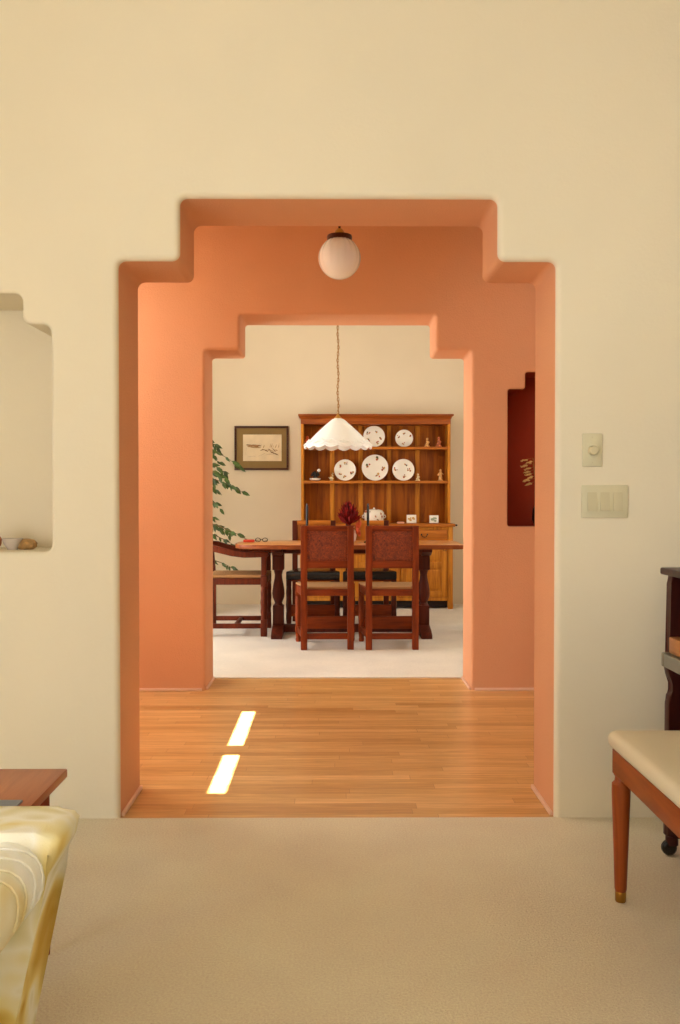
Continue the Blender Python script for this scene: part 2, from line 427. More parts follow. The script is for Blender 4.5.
# small painted trims along the hall walls
TRIM = plain('pink_trim_paint', srgb(238, 196, 166), .5, var=.02)
def trim(name, *bs):
    bm = B()
    for b in bs: box(bm, *b, .003)
    struct(name, bm, TRIM)
ax0, ax1 = A1[0][0], A1[1][0]; bx0, bx1 = A2[0][0], A2[1][0]
trim('baseboard_left', (ax0, ax0+.012, Y1a+.03, Y1b-.02, -.004, .012))
trim('baseboard_right', (ax1-.012, ax1, Y1a+.03, Y1b-.02, -.004, .012))
trim('baseboard_hall_left', (HXL, bx0-.02, Y2a-.012, Y2a, -.004, .012), (bx0, bx0+.012, Y2a+.02, Y2b-.02, -.004, .012))
trim('baseboard_hall_right', (bx1+.02, HXR, Y2a-.012, Y2a, -.004, .012), (bx1-.012, bx1, Y2a+.02, Y2b-.02, -.004, .012))

# ------------------------------------------------------------------ wall plates
p0 = at(581.8, 466.7, Y1a); p1 = at(601.7, 433.4, Y1a)
t = thing('dimmer_switch', 'small almond dimmer plate with round knob, above the wide switch plate', 'light switch', (0, 0, 0))
t.location = ((p0.x+p1.x)/2, Y1a, (p0.z+p1.z)/2); w, h = (p1.x-p0.x)/2, (p1.z-p0.z)/2
bm = B(); box(bm, -w, w, -.007, 0, -h, h, .003); obj('wall_plate', bm, PLASTIC, t)
RX = Matrix.Rotation(PI/2, 4, 'X')
bm = B(); lathe(bm, [(0, .026), (.014, .026), (.0165, .022), (.018, .007)], (0.002, 0, -.002), 24, RX); obj('knob', bm, PLASTIC2, t)
for s in (1, -1):
    bm = B(); lathe(bm, [(0, .0085), (.0025, .008), (.003, .006)], (0, 0, s*.045), 10, RX); obj('screw', bm, PLASTIC2, t)
p0 = at(581, 518, Y1a); p1 = at(627.5, 485, Y1a)
t = thing('switch_plate', 'wide almond plate with three rocker switches, below the round dimmer on the cream wall', 'light switch')
t.location = ((p0.x+p1.x)/2, Y1a, (p0.z+p1.z)/2); w, h = (p1.x-p0.x)/2, (p1.z-p0.z)/2
bm = B(); box(bm, -w, w, -.007, 0, -h, h, .003); obj('wall_plate', bm, PLASTIC, t)
for k in (-1, 0, 1):
    x = k*.046
    bm = B(); prism(bm, [(-.006, -.033), (-.013, -.033), (-.008, .033), (-.006, .033)], lambda y, z: Vector((x-.0165, y, z)), lambda y, z: Vector((x+.0165, y, z)))
    obj('rocker', bm, PLASTIC2, t)

# ------------------------------------------------------------------ living-room niche objects
zs = n1b[1]
def nich(px, Y): return at(px, 545, Y).x
bm = B(); lathe(bm, [(0, 0), (.018, 0), (.02, .006), (.03, .02), (.036, .036), (.0385, .042), (.034, .037), (.026, .02), (0, .01)], (nich(12.5, 3.34), 3.34, zs), 28)
tag(obj('bowl', bm, plain('grey_glazed_bowl', srgb(206, 192, 178), .25, coat=.4)), 'small pale grey round bowl on the sill of the wall niche', 'bowl')
bm = B()
lathe(bm, [(0, 0), (.022, 0), (.034, .01), (.036, .024), (.026, .036), (.01, .040), (0, .041)], (nich(26.5, 3.36), 3.36, zs), 20, None,
      lambda a, i, r, z: (r*(1+.12*math.sin(7*a)), z))
tag(obj('ribbed_gourd', bm, plain('brown_gourd', srgb(176, 134, 80), .6, var=.35, vscale=60)), 'squat ribbed brown gourd right of the grey bowl in the niche', 'gourd')
bm = B(); lathe(bm, [(0, 0), (.03, 0), (.042, .02), (.044, .04), (.03, .06), (.02, .07), (.024, .078)], (nich(-10.5, 3.33), 3.33, zs), 24)
tag(obj('clay_pot', bm, plain('orange_clay', srgb(196, 112, 50), .6)), 'orange clay pot left of the grey bowl, cut by the frame edge', 'pot')

# dried grass in the hall niche
g = thing('dried_grass_bunch', 'pale dried seed heads in a dark vase inside the dark red hall niche', 'dried flowers', (at(540, 526, Y2a+.13).x, Y2a+.13, n2b[1]))
bm = B(); lathe(bm, [(0, 0), (.035, 0), (.05, .04), (.045, .1), (.02, .15), (.026, .17), (.018, .165), (.016, .14)], seg=20); obj('vase', bm, WROUGHT, g)
bm = B(); bh = B()
for k in range(16):
    a = random.uniform(PI*.15, PI*.85); s = 1 if k % 2 else -1
    if k < 9:      # the heads seen at the left, drooping outwards
        e = Vector((-.055-.03*random.random(), random.uniform(-.05, .02), .26+.018*k))
    else: e = Vector((random.uniform(0, .12), random.uniform(-.05, .05), random.uniform(.28, .46)))
    pts = [Vector((0, 0, .1)), Vector((e.x*.2, e.y*.2, .2)), e+Vector((-e.x*.5, 0, .01)), e]
    tube(bm, pts, [.0015]*4, 5)
    for q in range(9):
        d = (pts[-1]-pts[-2]).normalized()
        c = e+d*q*.004+Vector((0, 0, random.uniform(-.005, .005)))
        ball(bh, c, .0065*(1-.06*q), (1.8, .8, .8), 6, 4)
obj('stems', bm, plain('dry_stem', srgb(160, 120, 60), .8), g); obj('seed_heads', bh, plain('pale_seed', srgb(214, 176, 104), .8), g)

# ------------------------------------------------------------------ hall globe pendant
Yg = 4.35; c = at(339.5, 258, Yg); R = (at(361, 258, Yg).x-at(318.5, 258, Yg).x)/2
t = thing('pendant_globe', 'round ribbed white glass globe lamp hanging from the hall ceiling', 'ceiling lamp', (c.x, Yg, ZH))
zc = c.z-ZH
gm, nt, b = newmat('opal_glass'); b.inputs['Base Color'].default_value = srgb(250, 247, 238); b.inputs['Roughness'].default_value = .18
b.inputs['Subsurface Weight'].default_value = .12; b.inputs['Subsurface Radius'].default_value = (.05, .04, .03); b.inputs['Coat Weight'].default_value = .4
bm = B(); prof = []
for k in range(0, 25):
    a = PI*(.155+.845*k/24); prof.append((R*math.sin(a), R*math.cos(a)*.99+zc))
prof[-1] = (0, prof[-1][1])
lathe(bm, prof, seg=96, mod=lambda a, i, r, z: (r*(1-.06*abs(math.sin(9*a))**.7*max(0, 1-i/19)), z))
obj('glass_globe', bm, gm, t, 60)
zt = zc+R*.88
bm = B(); lathe(bm, [(.0, zt+.022), (R*.4, zt+.021), (R*.58, zt+.016), (R*.60, zt+.010), (R*.58, zt-.004), (R*.52, zt-.006), (R*.48, zt-.002)], seg=32); obj('collar', bm, BRONZE, t)
bm = B(); lathe(bm, [(0, zt+.05), (.012, zt+.049), (.022, zt+.038), (.03, zt+.02), (0, zt+.02)], seg=20); obj('neck', bm, BRASS, t)
bm = B(); tube(bm, [(0, 0, zt+.045), (0, 0, -.02)], .006, 10); obj('stem', bm, BRONZE, t)
bm = B(); lathe(bm, [(0, -.03), (.03, -.028), (.055, -.012), (.06, 0)], seg=28); obj('canopy', bm, BRONZE, t)

# ------------------------------------------------------------------ dining: pendant
Yp = 7.5
top = at(338, 418, Yp); rim = at(338, 447.2, Yp); Rr = (at(372, 447, Yp).x-at(304.5, 447, Yp).x)/2
t = thing('pendant_lamp', 'white scalloped cone lampshade hanging on a chain over the dining table', 'ceiling lamp', (top.x, Yp, ZD))
z1, z0 = top.z-ZD, rim.z-ZD; hh = z1-z0
sm, nt, b = newmat('white_shade_glass'); b.inputs['Base Color'].default_value = srgb(250, 248, 242); b.inputs['Roughness'].default_value = .4
b.inputs['Subsurface Weight'].default_value = .5; b.inputs['Subsurface Radius'].default_value = (.1, .09, .08)
bm = B(); N = 16
def sc(a, i, r, z):
    if i <= 3: return r, z
    w = abs(math.sin(N/2*a)); f = (i-3)/4
    return r*(1+.012*f*w), z-.016*f*w
lathe(bm, [(.02, z1), (.05, z1-.012), (Rr*.40, z1-hh*.27), (Rr*.66, z1-hh*.55), (Rr*.80, z1-hh*.72), (Rr*.88, z1-hh*.82), (Rr*.94, z1-hh*.90), (Rr, z1-hh*.98),
           (Rr*.985, z1-hh*.985), (Rr*.92, z1-hh*.9), (Rr*.78, z1-hh*.73), (Rr*.38, z1-hh*.29), (.04, z1-.02)], seg=128, mod=sc)
obj('lamp_shade', bm, sm, t, 60)
bm = B()   # overlapping petal scallops round the lower band
for ring, (rr, zz, ph) in enumerate(((.84, .77, 0), (.93, .88, .5))):
    for k in range(N):
        a = 2*PI*(k+ph)/N; rw = Rr*rr
        cen = Vector((rw*math.cos(a), rw*math.sin(a), z1-hh*zz))
        out = Vector((math.cos(a), math.sin(a), -.3)).normalized(); sd = Vector((-math.sin(a), math.cos(a), 0))
        sl = Vector((math.cos(a)*Rr, math.sin(a)*Rr, -hh)).normalized()
        pts = [cen+sd*math.cos(u)*.052+sl*(.035*math.sin(u))+Vector((0, 0, .006)) for u in [PI*q/10 for q in range(11)]]
        tube(bm, pts, .0035, 5)
obj('scalloped_petals', bm, sm, t)
bm = B(); lathe(bm, [(0, z1+.03), (.01, z1+.028), (.02, z1+.012), (.03, z1+.002), (.03, z1-.006)], seg=20); obj('cap', bm, BRASS, t)
bm = B(); z = z1+.03; k = 0
CH = plain('pale_brass_chain', srgb(170, 124, 70), .4, .7)
while z < -.03:
    torus(bm, Matrix.Translation((math.sin(k*.7)*.003, 0, z+.016)) @ Matrix.Rotation(k*PI/2+.4, 4, 'Z'), .009, .0026, 12, 5, 1, 1.9); z += .027; k += 1
obj('chain', bm, CH, t)
bm = B(); tube(bm, [(.006*math.sin(q*.9), .006*math.cos(q*.9), z1+.02+(-.02-z1-.02)*q/40) for q in range(41)], .0025, 5); obj('cord', bm, CH, t)
bm = B(); lathe(bm, [(0, -.03), (.03, -.026), (.06, -.01), (.065, 0)], seg=24); obj('canopy', bm, BRASS, t)

# ------------------------------------------------------------------ dining chairs
def turned(bm, x, y, z0, z1, r):
    n = 14; prof = [(r*.8, z0), (r*.95, z0+.02)]
    L = z1-z0
    for k in range(n+1):
        f = k/n; zz = z0+.03+(L-.06)*f
        rr = r*(.86+.12*math.sin(f*PI*3)**2+.10*math.sin(f*PI))
        prof.append((rr, zz))
    prof += [(r*.95, z1-.02), (r*.95, z1)]
    lathe(bm, prof, (x, y, 0), 14)
def make_chair(label, group, wr=.199, wf=.235, d=.21, sz=.47, RAILM=None, PANM=None, SEATM=None, LEGM=None, th=.028):
    LEGM = LEGM or CHAIRW
    RAILM = RAILM or CHAIRWX; PANM = PANM or TOOLED; SEATM = SEATM or RUSH
    t = thing('dining_chair', label, 'chair', group=group)
    for s in (-1, 1):
        bm = B(); x = s*(wr-.024)
        prism(bm, [(-d-.024, 0), (-d+.022, 0), (-d+.024, .42), (-d+.012, .93), (-d-.022, .93), (-d-.022, .42)],
              lambda y, z: Vector((x-.024, y, z)), lambda y, z: Vector((x+.024, y, z)), .004)
        obj('leg', bm, LEGM, t)
        bm = B(); x2 = s*(wf-.022)
        turned(bm, x2, d-.03, .0, .40, .024); box(bm, x2-.022, x2+.022, d-.052, d-.008, .36, sz-.01, .004); box(bm, x2-.022, x2+.022, d-.052, d-.008, .06, .14, .004)
        obj('leg', bm, LEGM, t)
        a = Vector((s*(wr-.024), -d, 0)); b2 = Vector((x2, d-.03, 0))
        for (za, zb, q) in ((.40, .455, .016), (.08, .125, .012)):
            bm = B(); n = (b2-a).normalized(); side = Vector((-n.y, n.x, 0))*q
            vs = [bm.verts.new(p+k*side+Vector((0, 0, zz))) for zz in (za, zb) for p, k in ((a, -1), (a, 1), (b2, 1), (b2, -1))]
            for f in ((0, 1, 2, 3), (7, 6, 5, 4), (0, 4, 5, 1), (1, 5, 6, 2), (2, 6, 7, 3), (3, 7, 4, 0)): bm.faces.new([vs[i] for i in f])
            obj('side_rail' if za > .3 else 'stretcher', bm, CHAIRW, t)
    w = wr-.045
    for za, zb in ((.892, .93), (.612, .668)):
        bm = B(); box(bm, -w, w, -d-.017, -d+.015, za, zb, .003); obj('back_rail', bm, RAILM, t)
    bm = B(); box(bm, -w-.004, w+.004, -d-.010, -d+.010, .66, .9, .006); obj('backrest', bm, PANM, t)
    for k in range(2):
        bm = B(); y = -d if k == 0 else d-.03; ww = w if k == 0 else wf-.04
        box(bm, -ww, ww, y-.014, y+.014, .405, .455, .003); obj('apron', bm, CHAIRWX, t)
        bm = B(); box(bm, -ww, ww, y-.012, y+.012, .078 if k == 0 else .10, .122 if k == 0 else .2, .003); obj('stretcher', bm, CHAIRWX, t)
    bm = B()
    prism(bm, [(-wr+.05, -d+.02), (wr-.05, -d+.02), (wf, d), (-wf, d)], lambda x, y: Vector((x, y, sz-th)), lambda x, y: Vector((x, y, sz)), .01, 3)
    obj('seat', bm, SEATM, t)
    return t
G = 'side chairs along the dining table'
r1 = at(327.5, 650, z=0); r2 = at(392.8, 650, z=0)
c1 = make_chair('tooled leather back wooden chair, left one of the two with their backs to the camera', G)
c1.location = (r1.x-.012, r1.y+.22, .002); c1.rotation_euler.z = .05
d2 = dup(c1, (r2.x-.008, r2.y+.22, .002), .015, 'tooled leather back wooden chair, right one of the two with their backs to the camera')
c3 = make_chair('wooden chair across the table, mostly hidden behind the left front chair', G, RAILM=OAKX, PANM=OAKP, SEATM=BLACK, LEGM=DARKW, th=.075, sz=.495)  # black seats: the shadow under the table is put into their colour
c3.location = (at(313.5, 600, 8.08).x, 8.08, .002); c3.rotation_euler.z = PI
dup(c3, (at(368.5, 600, 8.08).x, 8.08, .002), PI+.02, 'wooden chair across the table, mostly hidden behind the right front chair')

ARMW = wood('deep_brown_armchair_wood', srgb(64, 20, 6), srgb(118, 44, 12), 'Z', .5, 0)
# arm chair at the table's left end (built facing +x)
pf = at(264, 636.5, z=0)
t = thing('armchair', 'wooden armchair with curved arms and rush seat at the left end of the table', 'chair', (pf.x-.24, pf.y+.24, .002))
for s in (-1, 1):
    y = s*.24
    bm = B(); turned(bm, .24, y, .13, .43, .027); box(bm, .214, .266, y-.026, y+.026, 0, .14, .004); box(bm, .214, .266, y-.026, y+.026, .41, .50, .004)
    box(bm, .218, .262, y-.022, y+.022, .5, .665, .008); obj('leg', bm, ARMW, t)
    bm = B(); prism(bm, [(-.262, 0), (-.216, 0), (-.216, .45), (-.262, 1.02), (-.30, 1.02), (-.264, .45)], lambda x, z: Vector((x, y-.022, z)), lambda x, z: Vector((x, y+.022, z)), .004); obj('leg', bm, ARMW, t)
    arm_t = [(-.27, .765), (-.2, .76), (-.12, .735), (-.02, .705), (.08, .695), (.2, .70), (.275, .695), (.285, .675)]
    arm_b = [(.27, .655), (.17, .65), (.08, .648), (-.02, .66), (-.12, .685), (-.2, .71), (-.27, .715)]
    bm = B(); prism(bm, arm_t+arm_b, lambda x, z: Vector((x, y-.028, z)), lambda x, z: Vector((x, y+.028, z)), .006); obj('armrest', bm, ARMW, t)
    bm = B(); box(bm, -.24, .24, y-.014, y+.014, .425, .475, .003); obj('side_rail', bm, ARMW, t)
    bm = B(); box(bm, -.24, .24, y-.012, y+.012, .065, .105, .003); obj('stretcher', bm, ARMW, t)
bm = B(); box(bm, -.23, .262, -.235, .235, .478, .505, .01, 3); obj('seat', bm, RUSH, t)
bm = B(); box(bm, .225, .255, -.22, .22, .425, .475, .003); obj('apron', bm, ARMW, t)
bm = B(); box(bm, -.01, .02, -.235, .235, .07, .10, .003); obj('stretcher', bm, ARMW, t)
bm = B(); box(bm, -.285, -.262, -.22, .22, .62, .98, .006); obj('backrest', bm, TOOLED, t)

# ------------------------------------------------------------------ dining table
TZ = .765
xl = at(236.5, 544, 7.5).x; xr = at(464, 545, 7.2).x; xc = (xl+xr)/2; hw = (xr-xl)/2
t = thing('dining_table', 'long trestle dining table with baluster legs and honey wood top', 'table', (xc, 7.5, .002))
bm = B()
pts = []
for k in range(48):        # rectangle with bowed ends
    a = 2*PI*k/48; cx, sy = math.cos(a), math.sin(a)
    pts.append((hw*math.copysign(abs(cx)**(.38 if cx < 0 else .12), cx), .40*math.copysign(abs(sy)**(.62 if cx < 0 else .12), sy)))
prism(bm, pts, lambda x, y: Vector((x, y, TZ-.034)), lambda x, y: Vector((x, y, TZ)), .006)
o = obj('table_top', bm, None, t, 40, [TOPW, wood('table_edge_wood', srgb(110, 50, 18), srgb(152, 78, 32), 'X', .45, 0)])
for p in o.data.polygons:
    if abs(p.normal.z) < .6: p.material_index = 1
lx = [at(278.5, 636, 7.5).x-xc, at(423.5, 636, 7.5).x-xc]
bm = B(); box(bm, lx[0], lx[1], -.02, .02, TZ-.09, TZ-.034, .004); obj('top_beam', bm, DARKW, t)
for x in lx:
    bm = B()
    box(bm, x-.048, x+.048, -.048, .048, .54, TZ-.08, .006)
    lathe(bm, [(.040, .54), (.034, .52), (.030, .50), (.032, .47), (.042, .42), (.050, .37), (.052, .34), (.048, .31), (.036, .28), (.030, .265), (.036, .25), (.04, .24)], (x, 0, 0), 20)
    box(bm, x-.045, x+.045, -.045, .045, .06, .245, .006)
    obj('leg', bm, DARKW, t)
    bm = B(); prism(bm, [(-.27, 0), (.27, 0), (.27, .03), (.2, .06), (.07, .085), (-.07, .085), (-.2, .06), (-.27, .03)],
                    lambda y, z: Vector((x-.045, y, z)), lambda y, z: Vector((x+.045, y, z)), .004); obj('foot', bm, DARKW, t)
    bm = B(); prism(bm, [(-.3, TZ-.034), (.3, TZ-.034), (.3, TZ-.06), (.2, TZ-.095), (-.2, TZ-.095), (-.3, TZ-.06)],
                    lambda y, z: Vector((x-.04, y, z)), lambda y, z: Vector((x+.04, y, z)), .004); obj('cleat', bm, DARKW, t)
bm = B(); box(bm, lx[0], lx[1], -.025, .025, .02, .085, .004); obj('stretcher', bm, DARKW, t)
TZ += .002
# things on the table
def candle(px, label):
    x = at(px, 510, 7.5).x
    t = thing('candlestick', label, 'candle', (x, 7.5, TZ), group='black taper candles on the dining table')
    bm = B(); lathe(bm, [(0, 0), (.035, 0), (.036, .008), (.012, .018), (.009, .05), (.014, .07), (.016, .095), (.013, .1)], seg=18); obj('holder', bm, WROUGHT, t)
    bm = B(); lathe(bm, [(.011, .09), (.0105, .3), (.007, .325), (0, .33)], seg=14); obj('taper', bm, BLACK, t)
candle(307, 'black taper candle on the dining table above the left front chair')
candle(368, 'black taper candle on the dining table right of the red flowers')
x = at(349.5, 520, 7.45).x
t = thing('flower_arrangement', 'bunch of dark red dried flowers in a pale vase on the dining table', 'flowers', (x, 7.45, TZ))
bm = B(); lathe(bm, [(0, 0), (.035, 0), (.05, .02), (.058, .06), (.05, .1), (.035, .12), (.042, .135), (.032, .12), (.04, .06), (0, .02)], seg=24); obj('vase', bm, plain('pale_pink_vase', srgb(226, 190, 170), .3), t)
bm = B()
for k in range(420):
    a = random.uniform(0, 2*PI); el = random.random()
    d = Vector((math.cos(a)*(1-el*.9), math.sin(a)*(1-el*.9), .35+el)).normalized()
    L = random.uniform(.09, .20); o = Vector((-.005, 0, .15)); tip = o+Vector((d.x*L*.66, d.y*L*.6, (d.z-.04)*L*1.1))
    sd = d.cross(Vector((random.random()-.5, random.random()-.5, .3))).normalized()*.011
    m = (o*.3+tip*.7)
    vs = [bm.verts.new(q) for q in (o, m+sd, tip, m-sd)]; bm.faces.new(vs)
obj('red_flowers', bm, plain('crimson_flower', srgb(134, 16, 12), .9, var=.75, vscale=40), t)
bm = B(); 
for k in range(14):
    a = random.uniform(-.9, 1.2); c = Vector((.06+random.uniform(0, .03), random.uniform(-.04, .02), .13+.02*math.sin(k)+random.uniform(-.04, .05)))
    ball(bm, c, .018, (.7, .4, 1.2), 8, 6)
obj('orange_leaves', bm, plain('rust_leaf', srgb(186, 70, 20), .7, var=.2, vscale=30), t)
bm = B()
lathe(bm, [(0, 0), (.02, 0), (.022, .05), (.016, .085), (.012, .1), (.016, .12), (.014, .14), (0, .146)], (at(337, 520, 7.3).x, 7.3, TZ), 18)
tag(obj('salt_shaker', bm, plain('white_porcelain', srgb(236, 214, 200), .25)), 'slim white shaker left of the red flowers on the dining table', 'shaker')
bm = B(); box(bm, at(243.5, 538, 7.6).x, at(254.5, 538, 7.6).x, 7.57, 7.63, TZ, TZ+.022, .006)
tag(obj('red_case', bm, plain('red_case', srgb(206, 50, 24), .4)), 'small red case lying at the left end of the dining table', 'case')
e = at(261.5, 540, 7.62)
t = thing('eyeglasses', 'dark folded eyeglasses right of the red case on the dining table', 'glasses', (e.x, 7.62, TZ))
bm = B()
for s in (-1, 1): torus(bm, Matrix.Translation((s*.03, 0, .018)), .02, .003, 16, 6, 1.1, .8)
tube(bm, [(-.01, 0, .02), (0, 0, .023), (.01, 0, .02)], .0025, 6); obj('frame', bm, BLACK, t)
for s in (-1, 1):
    bm = B(); tube(bm, [(s*.052, 0, .02), (s*.05, .04, .012), (s*.02, .07, .004)], .002, 6); obj('temple', bm, BLACK, t)

# ------------------------------------------------------------------ hutch
YF, YU = 9.17, 9.33       # front of base, front of upper rack
x0 = at(301, 500, YU).x; x1 = at(450.5, 500, YU).x
bx_0, bx_1 = at(300, 580, YF).x, at(453, 580, YF).x
ytop = at(375, 414.5, YU).z; ycor = at(375, 423.5, YU).z
s1z = at(375, 447.5, YU+.02).z; s2z = at(375, 481.5, YU+.02).z; cz = at(440, 524, YF).z
t = thing('oak_hutch', 'tall oak dresser with open plate shelves above drawers and panelled doors', 'cabinet', ((x0+x1)/2, YF, .002))
OX, OY = (x0+x1)/2, YF
def hb(bm, xa, xb, ya, yb, za, zb, bev=.003): box(bm, xa-OX, xb-OX, ya-OY, yb-OY, za, zb, bev)
YK = YB-.012
for k in range(5):
    a = x0+.02+(x1-x0-.04)*k/5; b2 = a+(x1-x0-.04)/5
    bm = B(); hb(bm, a+.004, b2-.004, YK-.022, YK-.012, cz, ycor, .002); obj('back_panel', bm, OAKP, t)
for k in range(1, 5):
    bm = B(); a = x0+.02+(x1-x0-.04)*k/5; hb(bm, a-.024, a+.024, YK-.032, YK-.012, cz, ycor, .004); obj('back_stile', bm, OAK, t)
bm = B(); hb(bm, x0, x1, YK-.012, YK, cz, ytop-.02); obj('back_board', bm, OAKP, t)
for s in (0, 1):
    bm = B(); a = x0 if s == 0 else x1-.028; hb(bm, a, a+.028, YU, YK, cz, ycor); obj('side_panel', bm, OAK, t)
for z in (s1z, s2z):
    bm = B(); hb(bm, x0+.02, x1-.02, YU+.005, YK-.01, z-.018, z+.004, .002)
    hb(bm, x0+.02, x1-.02, YU, YU+.012, z-.022, z+.006, .003)
    obj('shelf', bm, OAKX, t)
bm = B(); ov = .028
lv = [(0, ytop-.05), (.006, ytop-.045), (.010, ytop-.03), (.024, ytop-.018), (.028, ytop-.016), (.028, ytop)]
rg = [[bm.verts.new((xx-OX, yy-OY, z)) for xx, yy in ((x0-o_, YU-.006-o_), (x1+o_, YU-.006-o_), (x1+o_, YK), (x0-o_, YK))] for o_, z in lv]
bm.faces.new(rg[0]); bm.faces.new(rg[-1])
for P1, P2 in zip(rg, rg[1:]):
    for k in range(4): bm.faces.new([P1[k], P1[(k+1) % 4], P2[(k+1) % 4], P2[k]])
hb(bm, x0-.001, x1+.001, YU-.006, YK, ycor-.008, ytop-.048)
obj('cornice', bm, wood('dark_oak_cornice', srgb(120, 52, 12), srgb(172, 90, 26), 'X', .5, 0), t)
bm = B(); hb(bm, bx_0-.02, bx_1+.02, YF-.02, YK, cz-.03, cz, .006); obj('counter', bm, OAKX, t)
bm = B()
zb = .09
hb(bm, bx_0, bx_1, YF+.02, YK, zb, cz-.03)
for xx in (bx_0, bx_1-.05): hb(bm, xx, xx+.05, YF, YF+.05, 0, cz-.03, .006)
W3 = (bx_1-bx_0-.10)/3
zd = cz-.18
hb(bm, bx_0+.03, bx_1-.03, YF+.008, YF+.03, cz-.06, cz-.03); hb(bm, bx_0+.03, bx_1-.03, YF+.008, YF+.03, zd-.02, zd+.005)
hb(bm, bx_0+.03, bx_1-.03, YF+.008, YF+.03, zb-.005, zb+.03)
obj('body', bm, OAK, t)
bm = B(); hb(bm, bx_0+.05, bx_1-.05, YF+.06, YF+.08, .012, zb+.01); obj('shade_plinth', bm, plain('under_hutch_shade', srgb(30, 14, 8), .7), t)  # near-black strip added for the shadow beneath the cabinet
for xx in (bx_0+.025, bx_1-.025):
    for yy in (YF+.025, YK-.04):
        bm = B(); lathe(bm, [(0, 0), (.024, 0), (.03, .02), (.03, .05), (.02, .07), (.022, zb+.01)], (xx-OX, yy-OY, 0), 16); obj('foot', bm, OAK, t)
for k in range(3):
    a = bx_0+.05+W3*k
    bm = B(); hb(bm, a+.008, a+W3-.008, YF+.002, YF+.03, zd+.008, cz-.062, .004); d = obj('drawer', bm, OAKX, t)
    bm = B(); mid = a+W3/2; zz = (zd+cz-.054)/2
    for sgn in (-1, 1): ball(bm, (mid+sgn*.03-OX, YF-.004-OY, zz+.008), .008, (1, 1, 1), 8, 6)
    tube(bm, [(mid-.03-OX, YF-.008-OY, zz+.006), (mid-.02-OX, YF-.012-OY, zz-.014), (mid-OX, YF-.012-OY, zz-.02), (mid+.02-OX, YF-.012-OY, zz-.014), (mid+.03-OX, YF-.008-OY, zz+.006)], .004, 6)
    obj('handle', bm, WROUGHT, d)
    bm = B(); z_0, z_1 = zb+.032, zd-.024; l, r = a+.008, a+W3-.008; st = .055
    hb(bm, l, l+st, YF+.002, YF+.022, z_0, z_1, .003); hb(bm, r-st, r, YF+.002, YF+.022, z_0, z_1, .003)
    zm = z_0+(z_1-z_0)*.60
    for (za, zc2) in ((z_0, z_0+.06), (z_1-.05, z_1), (zm-.03, zm+.03)): hb(bm, l+st, r-st, YF+.003, YF+.022, za, zc2, .003)
    hb(bm, (l+r)/2-.02, (l+r)/2+.02, YF+.003, YF+.022, zm+.03, z_1-.05, .003)
    d = obj('door', bm, OAK, t)
    m = (l+r)/2
    for (xa, xb, za, zc2) in ((l+st, m-.02, zm+.03, z_1-.05), (m+.02, r-st, zm+.03, z_1-.05), (l+st, r-st, z_0+.06, zm-.03)):
        bm = B(); hb(bm, xa-.002, xb+.002, YF+.013, YF+.02, za-.002, zc2+.002, 0)
        hb(bm, xa+.02, xb-.02, YF+.006, YF+.016, za+.02, zc2-.02, .005); obj('door_panel', bm, OAK, d)
    bm = B(); hx = r-.025; hz = z_1-.05
    ball(bm, (hx-OX, YF-.004-OY, hz+.02), .008, (1, 1, 1), 8, 6); tube(bm, [(hx-.018-OX, YF-.008-OY, hz+.01), (hx-.014-OX, YF-.01-OY, hz-.02), (hx+.014-OX, YF-.01-OY, hz-.02), (hx+.018-OX, YF-.008-OY, hz+.01)], .004, 6)
    obj('handle', bm, WROUGHT, d)
bm = B(); hb(bm, bx_1+.02, bx_1+.045, YF+.0, YF+.03, cz-.024, cz-.006, .006); obj('peg', bm, WROUGHT, t)

# plates standing on the shelves, leaning back
def plate(px, pr, z, label):
    Yp = 9.47; c = at(px, 450, Yp); R = pr/93.5
    t = thing('plate', label, 'plate', (c.x, Yp, z+.004+.001), group='flowered plates displayed on the hutch shelves')
    tilt = math.radians(10)
    M = Matrix.Translation((0, 0, R*math.cos(tilt)+.003)) @ Matrix.Rotation(PI/2-tilt, 4, 'X')
    # local +z of the plate -> towards -y
    bm = B(); lathe(bm, [(0, 0), (R*.55, 0), (R*.62, .004), (R*.9, .012), (R, .017), (R, .013), (R*.9, .006), (R*.6, -.006), (R*.3, -.006), (0, -.006)], seg=40, mat=M)
    obj('dish', bm, CHINA, t)
    bm = B(); rnd = random.Random(int(px))
    cols = [srgb(150, 84, 36), srgb(80, 78, 36), srgb(180, 70, 40), srgb(190, 140, 60)]
    n = 4 + rnd.randrange(2)
    for k in range(n):
        a = 2*PI*k/n+rnd.uniform(-.4, .4); q = R*rnd.uniform(.5, .72)
        for j in range(5):
            cx = q*math.cos(a)+rnd.uniform(-.13, .13)*R; cy = q*math.sin(a)+rnd.uniform(-.13, .13)*R; s = R*rnd.uniform(.05, .1)
            zz = .0012+max(0, (math.hypot(cx, cy)/R-.55))*.034+.001
            vs = [bm.verts.new(M @ Vector((cx+s*math.cos(u)*rnd.uniform(.6, 1.2), cy+s*math.sin(u), zz+.0006*j))) for u in [2*PI*i/7 for i in range(7)]]
            f = bm.faces.new(vs); f.material_index = (k+j) % 4
    obj('painted_flowers', bm, None, t, 0, DECO)
    return t
DECO = [plain('painted_brown', srgb(160, 92, 44), .4), plain('painted_green', srgb(96, 92, 50), .4), plain('painted_red', srgb(176, 72, 44), .4), plain('painted_gold', srgb(200, 154, 80), .4)]
plate(374, 10.6, s1z, 'flowered white plate on the top shelf, partly behind the lampshade')
plate(404, 8.7, s1z, 'smallest flowered white plate, right one on the top shelf')
plate(345, 10.6, s2z, 'flowered white plate at the left of the middle shelf')
plate(375, 13, s2z, 'largest flowered white plate, in the middle of the middle shelf')
plate(403.3, 10.8, s2z, 'flowered white plate at the right of the middle shelf')
